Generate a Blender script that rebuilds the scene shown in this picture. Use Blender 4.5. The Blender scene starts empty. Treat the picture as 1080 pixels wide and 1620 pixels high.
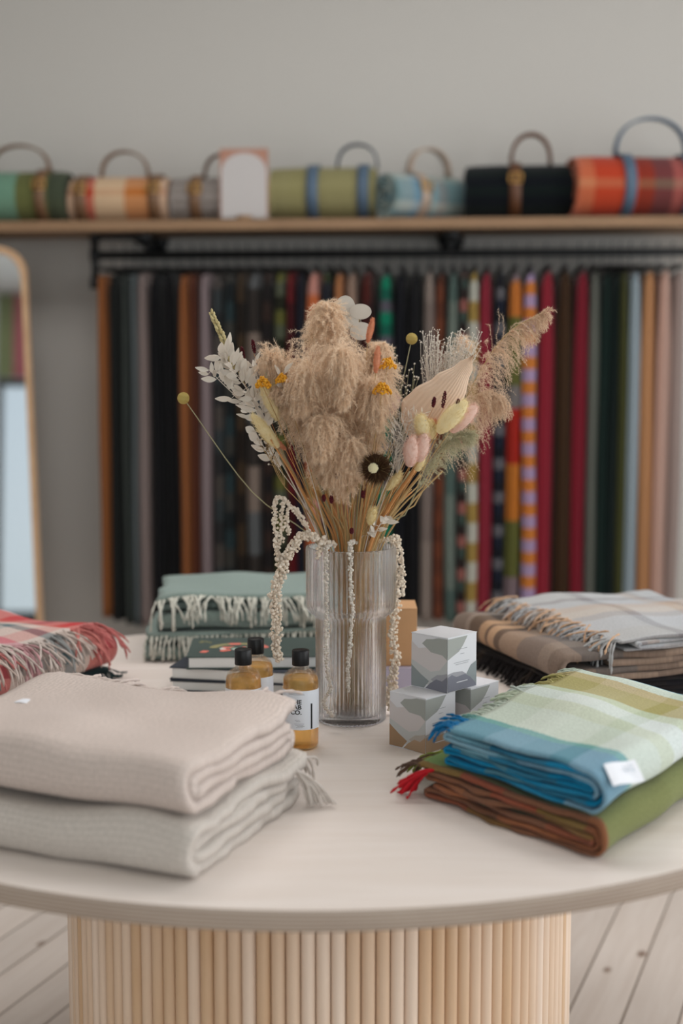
import bpy, bmesh, math, random
import numpy as np
from mathutils import Vector, Matrix, noise

random.seed(7); RNG = np.random.default_rng(7)
SC = bpy.context.scene; COL = SC.collection
R = math.radians; PI = math.pi

# ------------------------------------------------------------------ camera
CAM_Z = 1.337
PITCH = math.atan(250 / 2250)
cd = bpy.data.cameras.new('camera'); cam = bpy.data.objects.new('camera', cd); COL.objects.link(cam)
cam.location = (0, 0, CAM_Z); cam.rotation_euler = (PI / 2 - PITCH, 0, 0)
cd.lens = 50; cd.sensor_fit = 'VERTICAL'; cd.sensor_height = 36; cd.sensor_width = 24
cd.dof.use_dof = True; cd.dof.focus_distance = 2.16; cd.dof.aperture_fstop = 2.0
cd.clip_start = .05
SC.camera = cam

# ------------------------------------------------------------------ colour management, world, daylight
SC.view_settings.view_transform = 'Standard'; SC.view_settings.look = 'None'
SC.view_settings.gamma = 1; SC.view_settings.exposure = 0.15; SC.view_settings.use_curve_mapping = False
SC.cycles.use_denoising = True
SC.cycles.max_bounces = 9; SC.cycles.transparent_max_bounces = 24
SC.cycles.transmission_bounces = 8; SC.cycles.sample_clamp_indirect = 6
w = bpy.data.worlds.new('sky'); SC.world = w; w.use_nodes = True
bg = w.node_tree.nodes['Background']
sky = w.node_tree.nodes.new('ShaderNodeTexSky'); sky.sky_type = 'HOSEK_WILKIE'; sky.turbidity = 8
sky.sun_direction = Vector((.5, -.6, .6)).normalized()
w.node_tree.links.new(sky.outputs[0], bg.inputs[0]); bg.inputs[1].default_value = .6

def area_light(name, loc, rot, sx, sy, power, col):
    l = bpy.data.lights.new(name, 'AREA'); l.shape = 'RECTANGLE'; l.size = sx; l.size_y = sy
    l.energy = power; l.color = col
    o = bpy.data.objects.new(name, l); COL.objects.link(o); o.location = loc; o.rotation_euler = rot
    return o
# daylight coming through the shop front (behind the photographer) and the side window
area_light('daylight_front', (.7, -3.15, 1.75), (R(90), 0, 0), 4.2, 2.3, 66, (.93, .97, 1))
area_light('daylight_side', (3.15, 1.9, 1.7), (0, R(90), 0), 2.1, 3.8, 88, (.97, .98, 1))
area_light('daylight_door', (-2.4, -3.13, 1.2), (R(90), 0, 0), 1.2, 2.3, 5.0, (.76, .89, 1))
# two unseen fill panels added under the ceiling to brighten the table
area_light('fill_light', (-.5, 2.9, 3.02), (0, 0, 0), .9, .9, 17, (1, .97, .95))
area_light('fill_light', (.9, 2.9, 3.02), (0, 0, 0), .9, .9, 11, (1, .97, .95))

# ------------------------------------------------------------------ helpers
def lin(c, k=1.0):
    out = []
    for v in c[:3]:
        v = v / 255
        v = v / 12.92 if v <= .04045 else ((v + .055) / 1.055) ** 2.4
        out.append(min(1, v * k))
    return (*out, 1)

CP, SP = math.cos(PITCH), math.sin(PITCH)
def ray(x, y):
    u = (x - 540) / 2250; v = (810 - y) / 2250
    return Vector((u, CP + v * SP, -SP + v * CP))
def at(x, y, Y):
    "world point seen at pixel x, y at distance Y"
    r = ray(x, y); t = Y / r.y
    return Vector((r.x * t, Y, CAM_Z + r.z * t))

class G:
    "collects geometry; build() links it as one mesh object"
    def __init__(s): s.v = []; s.f = []; s.uv = []; s.m = []; s.n = 0
    def add(s, v, f, uv=None, m=0):
        b = s.n
        s.v.extend([tuple(p) for p in v]); s.n += len(v)
        s.f.extend([tuple(b + i for i in q) for q in f]); s.m.extend([m] * len(f))
        s.uv.extend([tuple(q) for q in uv] if uv is not None else [(0, 0)] * len(v))
        return s
    def build(s, name, mats, parent=None, smooth=True, loc=None, rot=None):
        me = bpy.data.meshes.new(name); me.from_pydata(s.v, [], s.f)
        if not isinstance(mats, (list, tuple)): mats = [mats]
        for mm in mats: me.materials.append(mm)
        if s.f:
            li = np.empty(len(me.loops), dtype=np.int32); me.loops.foreach_get('vertex_index', li)
            u = me.uv_layers.new(name='UVMap'); u.data.foreach_set('uv', np.asarray(s.uv, dtype=np.float32)[li].ravel())
            me.polygons.foreach_set('material_index', s.m)
            me.polygons.foreach_set('use_smooth', [smooth] * len(s.f))
        me.update()
        o = bpy.data.objects.new(name, me); COL.objects.link(o)
        if parent: o.parent = parent
        if loc is not None: o.location = loc
        if rot is not None: o.rotation_euler = rot
        return o

def slivers(name, tri, uv, mat, parent):
    "tri: (n,3,3) array of triangles -> one mesh"
    n = len(tri); me = bpy.data.meshes.new(name)
    me.vertices.add(n * 3); me.vertices.foreach_set('co', tri.astype(np.float32).ravel())
    me.loops.add(n * 3); me.loops.foreach_set('vertex_index', np.arange(n * 3, dtype=np.int32))
    me.polygons.add(n); me.polygons.foreach_set('loop_start', np.arange(0, n * 3, 3, dtype=np.int32))
    u = me.uv_layers.new(name='UVMap'); u.data.foreach_set('uv', np.repeat(uv, 3, axis=0).astype(np.float32).ravel())
    me.materials.append(mat); me.update(calc_edges=True); me.validate()
    o = bpy.data.objects.new(name, me); COL.objects.link(o); o.parent = parent
    return o

def thing(name, label, cat, loc=(0, 0, 0), rotz=0, group=None):
    o = bpy.data.objects.new(name, None); COL.objects.link(o); o.location = loc; o.rotation_euler = (0, 0, rotz)
    o.empty_display_size = .02
    return tag(o, label, cat, group)
def tag(o, label, cat, group=None):
    o['label'] = label; o['category'] = cat
    if group: o['group'] = group
    return o
def struct(o): o['kind'] = 'structure'; return o

def box(g, c, s, m=0, rz=0, uv=False, bev=0):
    x, y, z = [k / 2 for k in s]
    if bev <= 0:
        v = [Vector((i, j, k)) for i in (-x, x) for j in (-y, y) for k in (-z, z)]
        f = [(0, 1, 3, 2), (4, 6, 7, 5), (0, 4, 5, 1), (2, 3, 7, 6), (0, 2, 6, 4), (1, 5, 7, 3)]
    else:
        bm = bmesh.new(); bmesh.ops.create_cube(bm, size=1)
        for q in bm.verts: q.co = Vector((q.co.x * s[0], q.co.y * s[1], q.co.z * s[2]))
        bmesh.ops.bevel(bm, geom=bm.edges[:], offset=bev, segments=2, affect='EDGES', profile=.5)
        bm.verts.index_update(); v = [q.co.copy() for q in bm.verts]; f = [[q.index for q in p.verts] for p in bm.faces]; bm.free()
    M = Matrix.Rotation(rz, 3, 'Z')
    v = [M @ p + Vector(c) for p in v]
    g.add(v, f, [(p.x, p.z) for p in v], m); return g

def tube(g, pts, rad, n=6, m=0, uv=None, cap=True):
    pts = [Vector(p) for p in pts]
    if not hasattr(rad, '__len__'): rad = [rad] * len(pts)
    vs = []; uvs = []; fs = []
    t = (pts[1] - pts[0]).normalized()
    nrm = t.orthogonal().normalized(); L = 0
    for i, p in enumerate(pts):
        if i:
            L += (p - pts[i - 1]).length
        t2 = (pts[min(i + 1, len(pts) - 1)] - pts[max(i - 1, 0)])
        t2 = t2.normalized() if t2.length > 1e-9 else t
        nrm = (nrm - t2 * nrm.dot(t2)); nrm = nrm.normalized() if nrm.length > 1e-6 else t2.orthogonal().normalized()
        b = t2.cross(nrm); t = t2
        for k in range(n):
            a = 2 * PI * k / n
            vs.append(p + (nrm * math.cos(a) + b * math.sin(a)) * rad[i]); uvs.append(uv if uv else (k / n, L))
    for i in range(len(pts) - 1):
        for k in range(n):
            fs.append((i * n + k, i * n + (k + 1) % n, (i + 1) * n + (k + 1) % n, (i + 1) * n + k))
    if cap:
        fs.append(tuple(range(n - 1, -1, -1))); fs.append(tuple(range((len(pts) - 1) * n, len(pts) * n)))
    g.add(vs, fs, uvs, m); return g

def bez(p0, p1, p2, n=12):
    p0, p1, p2 = Vector(p0), Vector(p1), Vector(p2)
    return [p0 * (1 - t) ** 2 + p1 * 2 * t * (1 - t) + p2 * t * t for t in [i / n for i in range(n + 1)]]
def spline(pts, n=8):
    "catmull-rom through the points"
    P = [Vector(p) for p in pts]; P = [P[0] * 2 - P[1]] + P + [P[-1] * 2 - P[-2]]; out = []
    for i in range(1, len(P) - 2):
        a, b, c, d = P[i - 1:i + 3]
        for k in range(n):
            t = k / n
            out.append(.5 * ((2 * b) + (c - a) * t + (2 * a - 5 * b + 4 * c - d) * t * t + (3 * b - a - 3 * c + d) * t ** 3))
    out.append(P[-2]); return out

def lathe(g, prof, n=64, c=(0, 0, 0), m=0, rib=None, cap0=False, cap1=False):
    vs = []; uv = []; fs = []
    for (r, z) in prof:
        for k in range(n):
            a = 2 * PI * k / n; rr = r
            if rib: rr = r + rib(a, r, z)
            vs.append((c[0] + rr * math.cos(a), c[1] + rr * math.sin(a), c[2] + z)); uv.append((k / n, z))
    for i in range(len(prof) - 1):
        for k in range(n):
            fs.append((i * n + k, i * n + (k + 1) % n, (i + 1) * n + (k + 1) % n, (i + 1) * n + k))
    if cap0: fs.append(tuple(range(n - 1, -1, -1)))
    if cap1: fs.append(tuple(range((len(prof) - 1) * n, len(prof) * n)))
    g.add(vs, fs, uv, m); return g

def ico(sub=1):
    bm = bmesh.new(); bmesh.ops.create_icosphere(bm, subdivisions=sub, radius=1); bm.verts.index_update()
    v = np.array([q.co[:] for q in bm.verts]); f = np.array([[q.index for q in p.verts] for p in bm.faces]); bm.free()
    return v, f
ICO1, ICO2 = ico(1), ico(2)
def blob(g, c, r, t=ICO1, m=0, ax=None, el=1.0, uv=(0, 0)):
    v = t[0] * r
    if ax is not None:
        q = Vector((0, 0, 1)).rotation_difference(Vector(ax)).to_matrix()
        v = (t[0] * [r, r, r * el]) @ np.array(q).T
    g.add((v + np.array(c)[None, :]).tolist(), t[1].tolist(), [uv] * len(v), m)

# ------------------------------------------------------------------ materials
def new(name):
    m = bpy.data.materials.new(name); m.use_nodes = True; nt = m.node_tree
    return m, nt, nt.nodes['Principled BSDF'], nt.nodes.new, nt.links.new
def pset(b, **k):
    for a, v in k.items(): b.inputs[a.replace('_', ' ')].default_value = v
def plain(name, col, rough=.6, k=1.0, metal=0, spec=.5, sheen=0, bump=0, bscale=200, var=0, coat=0, vscale=8):
    m, nt, b, N, L = new(name); c = lin(col, k)
    pset(b, Base_Color=c, Roughness=rough, Metallic=metal)
    b.inputs['Specular IOR Level'].default_value = spec
    if sheen: b.inputs['Sheen Weight'].default_value = sheen
    if coat: b.inputs['Coat Weight'].default_value = coat
    tc = N('ShaderNodeTexCoord')
    if bump:
        n = N('ShaderNodeTexNoise'); n.inputs['Scale'].default_value = bscale; L(tc.outputs['Object'], n.inputs[0])
        bp = N('ShaderNodeBump'); bp.inputs['Strength'].default_value = bump; bp.inputs['Distance'].default_value = .002
        L(n.outputs[0], bp.inputs['Height']); L(bp.outputs[0], b.inputs['Normal'])
    if var:
        n = N('ShaderNodeTexNoise'); n.inputs['Scale'].default_value = vscale; L(tc.outputs['Object'], n.inputs[0])
        h = N('ShaderNodeHueSaturation'); h.inputs['Color'].default_value = c
        mr = N('ShaderNodeMapRange'); mr.inputs['From Min'].default_value = .3; mr.inputs['From Max'].default_value = .7
        mr.inputs['To Min'].default_value = 1 - var; mr.inputs['To Max'].default_value = 1 + var
        L(n.outputs[0], mr.inputs[0]); L(mr.outputs[0], h.inputs['Value']); L(h.outputs[0], b.inputs['Base Color'])
    return m

def plant(name, col, col2=None, k=1.0, trans=.3, rough=.7):
    "dry plant: diffuse with some light let through; UV.x picks between two tones"
    m, nt, b, N, L = new(name)
    uv = N('ShaderNodeUVMap'); sx = N('ShaderNodeSeparateXYZ'); L(uv.outputs[0], sx.inputs[0])
    mx = N('ShaderNodeMix'); mx.data_type = 'RGBA'; mx.inputs[6].default_value = lin(col, k); mx.inputs[7].default_value = lin(col2 or col, k)
    L(sx.outputs[0], mx.inputs[0])
    pset(b, Roughness=rough); b.inputs['Specular IOR Level'].default_value = .2
    L(mx.outputs[2], b.inputs['Base Color'])
    tr = N('ShaderNodeBsdfTranslucent'); L(mx.outputs[2], tr.inputs[0])
    ms = N('ShaderNodeMixShader'); ms.inputs[0].default_value = trans
    L(b.outputs[0], ms.inputs[1]); L(tr.outputs[0], ms.inputs[2]); L(ms.outputs[0], nt.nodes['Material Output'].inputs[0])
    return m

def ramp(N, stops, interp='CONSTANT'):
    r = N('ShaderNodeValToRGB'); cr = r.color_ramp; cr.interpolation = interp
    while len(cr.elements) < len(stops): cr.elements.new(1)
    for e, (p, c) in zip(cr.elements, stops): e.position = p; e.color = c
    return r

def cloth(name, warp, weft=None, pu=.2, pv=.2, mix=.5, k=1.0, ribs=0, ribs_v=0, rib_str=.3, fuzz=.35, sheen=.1, soft=.0, over=None):
    """woven wool. warp: [(pos, rgb)] bands along UV.x (period pu); weft: bands along UV.y (period pv)"""
    m, nt, b, N, L = new(name)
    uv = N('ShaderNodeUVMap'); sx = N('ShaderNodeSeparateXYZ'); L(uv.outputs[0], sx.inputs[0])
    nz = N('ShaderNodeTexNoise'); nz.inputs['Scale'].default_value = 260; nz.inputs['Detail'].default_value = 3; L(uv.outputs[0], nz.inputs[0])
    def band(out, stops, per):
        a = N('ShaderNodeMath'); a.operation = 'DIVIDE'; L(out, a.inputs[0]); a.inputs[1].default_value = per
        j = N('ShaderNodeMath'); j.operation = 'MULTIPLY_ADD'; L(nz.outputs[0], j.inputs[0]); j.inputs[1].default_value = min(.004 / per, .08); L(a.outputs[0], j.inputs[2])
        f = N('ShaderNodeMath'); f.operation = 'FRACT'; L(j.outputs[0], f.inputs[0])
        r = ramp(N, [(p, lin(c, k)) for p, c in stops]); L(f.outputs[0], r.inputs[0]); return r.outputs[0]
    c = band(sx.outputs[0], warp, pu)
    if weft:
        c2 = band(sx.outputs[1], weft, pv)
        mx = N('ShaderNodeMix'); mx.data_type = 'RGBA'; mx.inputs[0].default_value = mix; L(c, mx.inputs[6]); L(c2, mx.inputs[7]); c = mx.outputs[2]
    # fibre variation of the yarn
    h = N('ShaderNodeHueSaturation'); L(c, h.inputs['Color'])
    mr = N('ShaderNodeMapRange'); mr.inputs['From Min'].default_value = .3; mr.inputs['From Max'].default_value = .7
    mr.inputs['To Min'].default_value = .88; mr.inputs['To Max'].default_value = 1.12
    L(nz.outputs[0], mr.inputs[0]); L(mr.outputs[0], h.inputs['Value']); L(h.outputs[0], b.inputs['Base Color'])
    pset(b, Roughness=.95); b.inputs['Specular IOR Level'].default_value = .1
    b.inputs['Sheen Weight'].default_value = sheen; b.inputs['Sheen Roughness'].default_value = .5
    hgt = nz.outputs[0]
    def rib(out, freq, prev):
        a = N('ShaderNodeMath'); a.operation = 'MULTIPLY'; a.inputs[1].default_value = freq * 2 * PI; L(out, a.inputs[0])
        s = N('ShaderNodeMath'); s.operation = 'SINE'; L(a.outputs[0], s.inputs[0])
        t = N('ShaderNodeMath'); t.operation = 'MULTIPLY_ADD'; t.inputs[1].default_value = rib_str; L(s.outputs[0], t.inputs[0]); L(prev, t.inputs[2]); return t.outputs[0]
    if ribs: hgt = rib(sx.outputs[0], ribs, hgt)
    if ribs_v: hgt = rib(sx.outputs[1], ribs_v, hgt)
    bp = N('ShaderNodeBump'); bp.inputs['Strength'].default_value = fuzz; bp.inputs['Distance'].default_value = .002
    L(hgt, bp.inputs['Height']); L(bp.outputs[0], b.inputs['Normal'])
    return m

def wood(name, c1, c2, rough=.5, k=1.0, scale=(1, 12, 1), coord='Object', ply=False, island=False):
    m, nt, b, N, L = new(name); tc = N('ShaderNodeTexCoord'); mp = N('ShaderNodeMapping'); mp.inputs['Scale'].default_value = scale
    L(tc.outputs[coord], mp.inputs[0])
    n = N('ShaderNodeTexNoise'); n.inputs['Scale'].default_value = 4; n.inputs['Detail'].default_value = 6; n.inputs['Roughness'].default_value = .6; n.inputs['Distortion'].default_value = .6
    L(mp.outputs[0], n.inputs[0])
    r = ramp(N, [(.3, lin(c1, k)), (.7, lin(c2, k))], 'LINEAR'); L(n.outputs[0], r.inputs[0]); out = r.outputs[0]
    if island:      # every dowel its own tone
        uv = N('ShaderNodeUVMap'); sx = N('ShaderNodeSeparateXYZ'); L(uv.outputs[0], sx.inputs[0])
        h = N('ShaderNodeHueSaturation'); mr = N('ShaderNodeMapRange'); mr.inputs['To Min'].default_value = .86; mr.inputs['To Max'].default_value = 1.08
        L(sx.outputs[0], mr.inputs[0]); L(mr.outputs[0], h.inputs['Value']); L(out, h.inputs['Color'])
        ms = N('ShaderNodeMapRange'); ms.inputs['To Min'].default_value = 1.35; ms.inputs['To Max'].default_value = .8; L(sx.outputs[0], ms.inputs[0]); L(ms.outputs[0], h.inputs['Saturation'])
        out = h.outputs[0]
    if ply:
        sp = N('ShaderNodeSeparateXYZ'); L(tc.outputs['Object'], sp.inputs[0])
        a = N('ShaderNodeMath'); a.operation = 'DIVIDE'; L(sp.outputs[2], a.inputs[0]); a.inputs[1].default_value = .0045
        nn = N('ShaderNodeMath'); nn.operation = 'MULTIPLY_ADD'; L(n.outputs[0], nn.inputs[0]); nn.inputs[1].default_value = .5; L(a.outputs[0], nn.inputs[2])
        f = N('ShaderNodeMath'); f.operation = 'FRACT'; L(nn.outputs[0], f.inputs[0])
        r2 = ramp(N, [(0, (1, 1, 1, 1)), (.42, (.97, .95, .93, 1)), (.55, (.72, .66, .6, 1)), (.92, (.78, .72, .66, 1)), (1, (1, 1, 1, 1))], 'LINEAR'); L(f.outputs[0], r2.inputs[0])
        mx = N('ShaderNodeMix'); mx.data_type = 'RGBA'; mx.blend_type = 'MULTIPLY'; mx.inputs[0].default_value = 1; L(out, mx.inputs[6]); L(r2.outputs[0], mx.inputs[7]); out = mx.outputs[2]
    L(out, b.inputs['Base Color']); pset(b, Roughness=rough); b.inputs['Specular IOR Level'].default_value = .35
    bp = N('ShaderNodeBump'); bp.inputs['Strength'].default_value = .08; bp.inputs['Distance'].default_value = .001; L(n.outputs[0], bp.inputs['Height']); L(bp.outputs[0], b.inputs['Normal'])
    return m

def glassy(name, col=(1, 1, 1, 1), clear=.35, ior=1.45, rough=0.0):
    "clear glass; part of the light passes straight through (thin walls)"
    m, nt, b, N, L = new(name)
    g = N('ShaderNodeBsdfGlass'); g.inputs['Color'].default_value = col; g.inputs['IOR'].default_value = ior; g.inputs['Roughness'].default_value = rough
    t = N('ShaderNodeBsdfTransparent'); t.inputs[0].default_value = col
    ms = N('ShaderNodeMixShader'); ms.inputs[0].default_value = clear; L(g.outputs[0], ms.inputs[1]); L(t.outputs[0], ms.inputs[2])
    L(ms.outputs[0], nt.nodes['Material Output'].inputs[0]); return m

def floor_mat():
    m, nt, b, N, L = new('pale_plank_floor')
    tc = N('ShaderNodeTexCoord'); sp = N('ShaderNodeSeparateXYZ'); L(tc.outputs['Object'], sp.inputs[0])
    def mth(op, a, bb, c=None):
        q = N('ShaderNodeMath'); q.operation = op
        for i, s in enumerate((a, bb, c)):
            if s is None: continue
            if isinstance(s, (int, float)): q.inputs[i].default_value = s
            else: L(s, q.inputs[i])
        return q.outputs[0]
    row = mth('DIVIDE', sp.outputs[0], .108); fr = mth('FRACT', row, 0); fl = mth('FLOOR', row, 0)
    gap = mth('MULTIPLY', mth('GREATER_THAN', fr, .02), mth('LESS_THAN', fr, .98))
    wn = N('ShaderNodeTexWhiteNoise'); wn.noise_dimensions = '1D'; L(fl, wn.inputs['W'])
    yy = mth('ADD', mth('DIVIDE', sp.outputs[1], 2.4), mth('MULTIPLY', wn.outputs[0], 7)); fy = mth('FRACT', yy, 0)
    gap = mth('MULTIPLY', gap, mth('GREATER_THAN', fy, .0015))
    mp = N('ShaderNodeMapping'); mp.inputs['Scale'].default_value = (14, .9, 1); L(tc.outputs['Object'], mp.inputs[0])
    n = N('ShaderNodeTexNoise'); n.inputs['Scale'].default_value = 3; n.inputs['Detail'].default_value = 5; n.inputs['Distortion'].default_value = 1; L(mp.outputs[0], n.inputs[0])
    r = ramp(N, [(.3, lin((206, 193, 183))), (.7, lin((216, 205, 196)))], 'LINEAR'); L(n.outputs[0], r.inputs[0])
    mk = N('ShaderNodeMapping'); mk.inputs['Scale'].default_value = (9, 5, 1); L(tc.outputs['Object'], mk.inputs[0])
    vo = N('ShaderNodeTexVoronoi'); vo.inputs['Scale'].default_value = 1; L(mk.outputs[0], vo.inputs[0])
    kn = ramp(N, [(0, lin((120, 92, 74))), (.06, lin((150, 125, 108))), (.12, (1, 1, 1, 1))], 'LINEAR'); L(vo.outputs['Distance'], kn.inputs[0])
    mx = N('ShaderNodeMix'); mx.data_type = 'RGBA'; mx.blend_type = 'MULTIPLY'; mx.inputs[0].default_value = .8; L(r.outputs[0], mx.inputs[6]); L(kn.outputs[0], mx.inputs[7])
    h = N('ShaderNodeHueSaturation'); L(mx.outputs[2], h.inputs['Color']); L(mth('MULTIPLY_ADD', wn.outputs[0], .12, .94), h.inputs['Value'])
    m2 = N('ShaderNodeMix'); m2.data_type = 'RGBA'; L(gap, m2.inputs[0]); m2.inputs[6].default_value = lin((112, 94, 80)); L(h.outputs[0], m2.inputs[7])
    L(m2.outputs[2], b.inputs['Base Color']); pset(b, Roughness=.5); b.inputs['Specular IOR Level'].default_value = .3
    bp = N('ShaderNodeBump'); bp.inputs['Strength'].default_value = .5; bp.inputs['Distance'].default_value = .002; L(gap, bp.inputs['Height']); L(bp.outputs[0], b.inputs['Normal'])
    return m

# ------------------------------------------------------------------ the room
WA = math.atan(-.0864)                       # the back wall stands a little askew to the camera
WU = Vector((math.cos(WA), math.sin(WA), 0)); WD = Vector((math.sin(WA), -math.cos(WA), 0))   # along the wall / out into the room
W0 = Vector((0, 4.84, 0))
def wp(u, d, z): return W0 + WU * u + WD * d + Vector((0, 0, z))
def wpx(x, y, d):
    "u, z on the plane at distance d in front of the back wall"
    r = ray(x, y); o = Vector((0, 0, CAM_Z)); n = -WD
    t = (wp(0, d, 0) - o).dot(n) / r.dot(n); p = o + r * t
    return ((p - W0).dot(WU), p.z)

CEIL = 3.1
paint = plain('grey_wall_paint', (190, 187, 182), .9, bump=.05, bscale=300)
white_paint = plain('white_wall_paint', (226, 226, 224), .9)
frame_paint = plain('window_frame_paint', (60, 62, 64), .5)
wood_floor = floor_mat()
g = G(); a = R(-20.7)
poly = [Vector((-3.05, -3.05, 0)), Vector((3.05, -3.05, 0)), Vector((3.05, 5.3, 0)), Vector((-3.05, 5.3, 0))]
off = Vector((-.547, 0, 0)); Mi = Matrix.Rotation(-a, 3, 'Z')
g.add([Mi @ p - off for p in poly], [(0, 1, 2, 3)])
fl = g.build('floor', wood_floor, smooth=False); fl.rotation_euler = (0, 0, a); fl.location = Matrix.Rotation(a, 3, 'Z') @ off
struct(fl)
g = G(); box(g, (0, 1.1, CEIL + .05), (6.3, 8.6, .1)); struct(g.build('ceiling', white_paint, smooth=False))
g = G(); box(g, (0, -.05, CEIL / 2), (6.6, .1, CEIL)); o = struct(g.build('wall_back', paint, smooth=False)); o.location = W0 - WD * 0; o.rotation_euler = (0, 0, WA)
o.location = W0 - WD * .1 + Vector((0, 0, 0))
g = G(); box(g, (-3.05, 1.1, CEIL / 2), (.1, 8.3, CEIL)); struct(g.build('wall_left', white_paint, smooth=False))
# right wall with window opening y 0..3.8, z .65..2.75
g = G()
box(g, (3.05, -1.5, CEIL / 2), (.1, 3.0, CEIL)); box(g, (3.05, 4.5, CEIL / 2), (.1, 1.4, CEIL))
box(g, (3.05, 1.9, .325), (.1, 3.8, .65)); box(g, (3.05, 1.9, 2.925), (.1, 3.8, .35)); struct(g.build('wall_right', white_paint, smooth=False))
# front wall with shop window x -1.4..2.8
g = G()
box(g, (-1.6, -3.05, CEIL / 2), (.4, .1, CEIL)); box(g, (-2.4, -3.05, 2.725), (1.2, .1, .75)); box(g, (2.9, -3.05, CEIL / 2), (.2, .1, CEIL))
box(g, (.7, -3.05, .3), (4.2, .1, .6)); box(g, (.7, -3.05, 3.0), (4.2, .1, .2)); struct(g.build('wall_front', white_paint, smooth=False))
g = G(); box(g, (0, .008, .06), (6.4, .016, .12)); o = struct(g.build('baseboard_back', white_paint, smooth=False)); o.location = W0 + WD * .016; o.rotation_euler = (0, 0, WA)

for px_ in (-.5, .9):  # plain housings for the two added fill lights, out of view
    rt = thing('fill_panel', 'added unseen square fill panel, ' + ('left' if px_ < 0 else 'right') + ' of the pair above the round table', 'ceiling light', (px_, 2.9, CEIL)); g = G(); box(g, (0, 0, -.03), (.98, .98, .06), bev=.004); g.build('housing', white_paint, rt, smooth=False)
pane_mat, nt_, b_, N_, L_ = new('window_pane')
tr_ = N_('ShaderNodeBsdfTransparent'); tr_.inputs[0].default_value = (.97, .98, .98, 1); gl_ = N_('ShaderNodeBsdfGlossy'); gl_.inputs['Roughness'].default_value = .02
mx_ = N_('ShaderNodeMixShader'); mx_.inputs[0].default_value = .06; L_(tr_.outputs[0], mx_.inputs[1]); L_(gl_.outputs[0], mx_.inputs[2]); L_(mx_.outputs[0], nt_.nodes['Material Output'].inputs[0])
g = G()
for x in (-1.4 + .025, 0, 1.4, 2.8 - .025): box(g, (x, -3.03, 1.75), (.05, .07, 2.3))
for z in (.625, 2.875): box(g, (.7, -3.03, z), (4.2, .07, .05))
wf = struct(g.build('window_1', frame_paint, smooth=False))
g = G(); box(g, (.7, -3.04, 1.75), (4.1, .006, 2.2)); g.build('pane', pane_mat, wf, smooth=False)
g = G()
for y in (.025, 1.9, 3.8 - .025): box(g, (3.03, y, 1.7), (.07, .05, 2.1))
for z in (.675, 2.725): box(g, (3.03, 1.9, z), (.07, 3.8, .05))
wf = struct(g.build('window_2', frame_paint, smooth=False))
g = G(); box(g, (3.04, 1.9, 1.7), (.006, 3.7, 2.0)); g.build('pane', pane_mat, wf, smooth=False)

g = G()
for x in (-3.0 + .02, -1.8 - .02): box(g, (x, -3.03, 1.175), (.04, .07, 2.35))
box(g, (-2.4, -3.03, 2.32), (1.2, .07, .06)); box(g, (-2.4, -3.03, .18), (1.2, .07, .36))
wf = struct(g.build('door_1', frame_paint, smooth=False))
g = G(); box(g, (-2.4, -3.04, 1.3), (1.14, .006, 2.0)); g.build('pane', pane_mat, wf, smooth=False)

# ------------------------------------------------------------------ round table
TX, TY, TZ = -.035, 2.25, .75
birch = wood('birch_top', (228, 216, 207), (236, 226, 219), .45, scale=(1, 9, 1))
ply = wood('plywood_edge', (176, 160, 148), (192, 178, 166), .6, scale=(1, 1, 6), ply=True)
dowel = wood('dowel_pine', (226, 196, 168), (236, 212, 190), .5, scale=(2, 2, .4), island=True)
tb = thing('round_table', 'large round birch table on a drum base of upright half-round dowels', 'table', (TX, TY, 0))
g = G(); lathe(g, [(.0001, .024), (.6, .024), (.797, .024)], 160, m=0); lathe(g, [(.797, .024), (.7995, .0232), (.80, .021), (.80, .003), (.7985, .0006), (.797, 0)], 160, m=1); lathe(g, [(.797, 0), (.0001, 0)], 160, m=0)
g.build('tabletop', [birch, ply], tb, loc=(0, 0, TZ - .024))
g = G(); nd = 122
for k in range(nd):
    a = 2 * PI * k / nd; u = random.random()
    cx, cy = .397 * math.cos(a), .397 * math.sin(a)
    tube(g, [(cx, cy, .0), (cx, cy, TZ - .025)], .0102, 10, uv=(u, u))
g.build('dowel_cladding', dowel, tb)
g = G(); lathe(g, [(.394, 0), (.394, TZ - .025)], 96, cap0=True, cap1=True); g.build('drum_core', dowel, tb)

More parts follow.
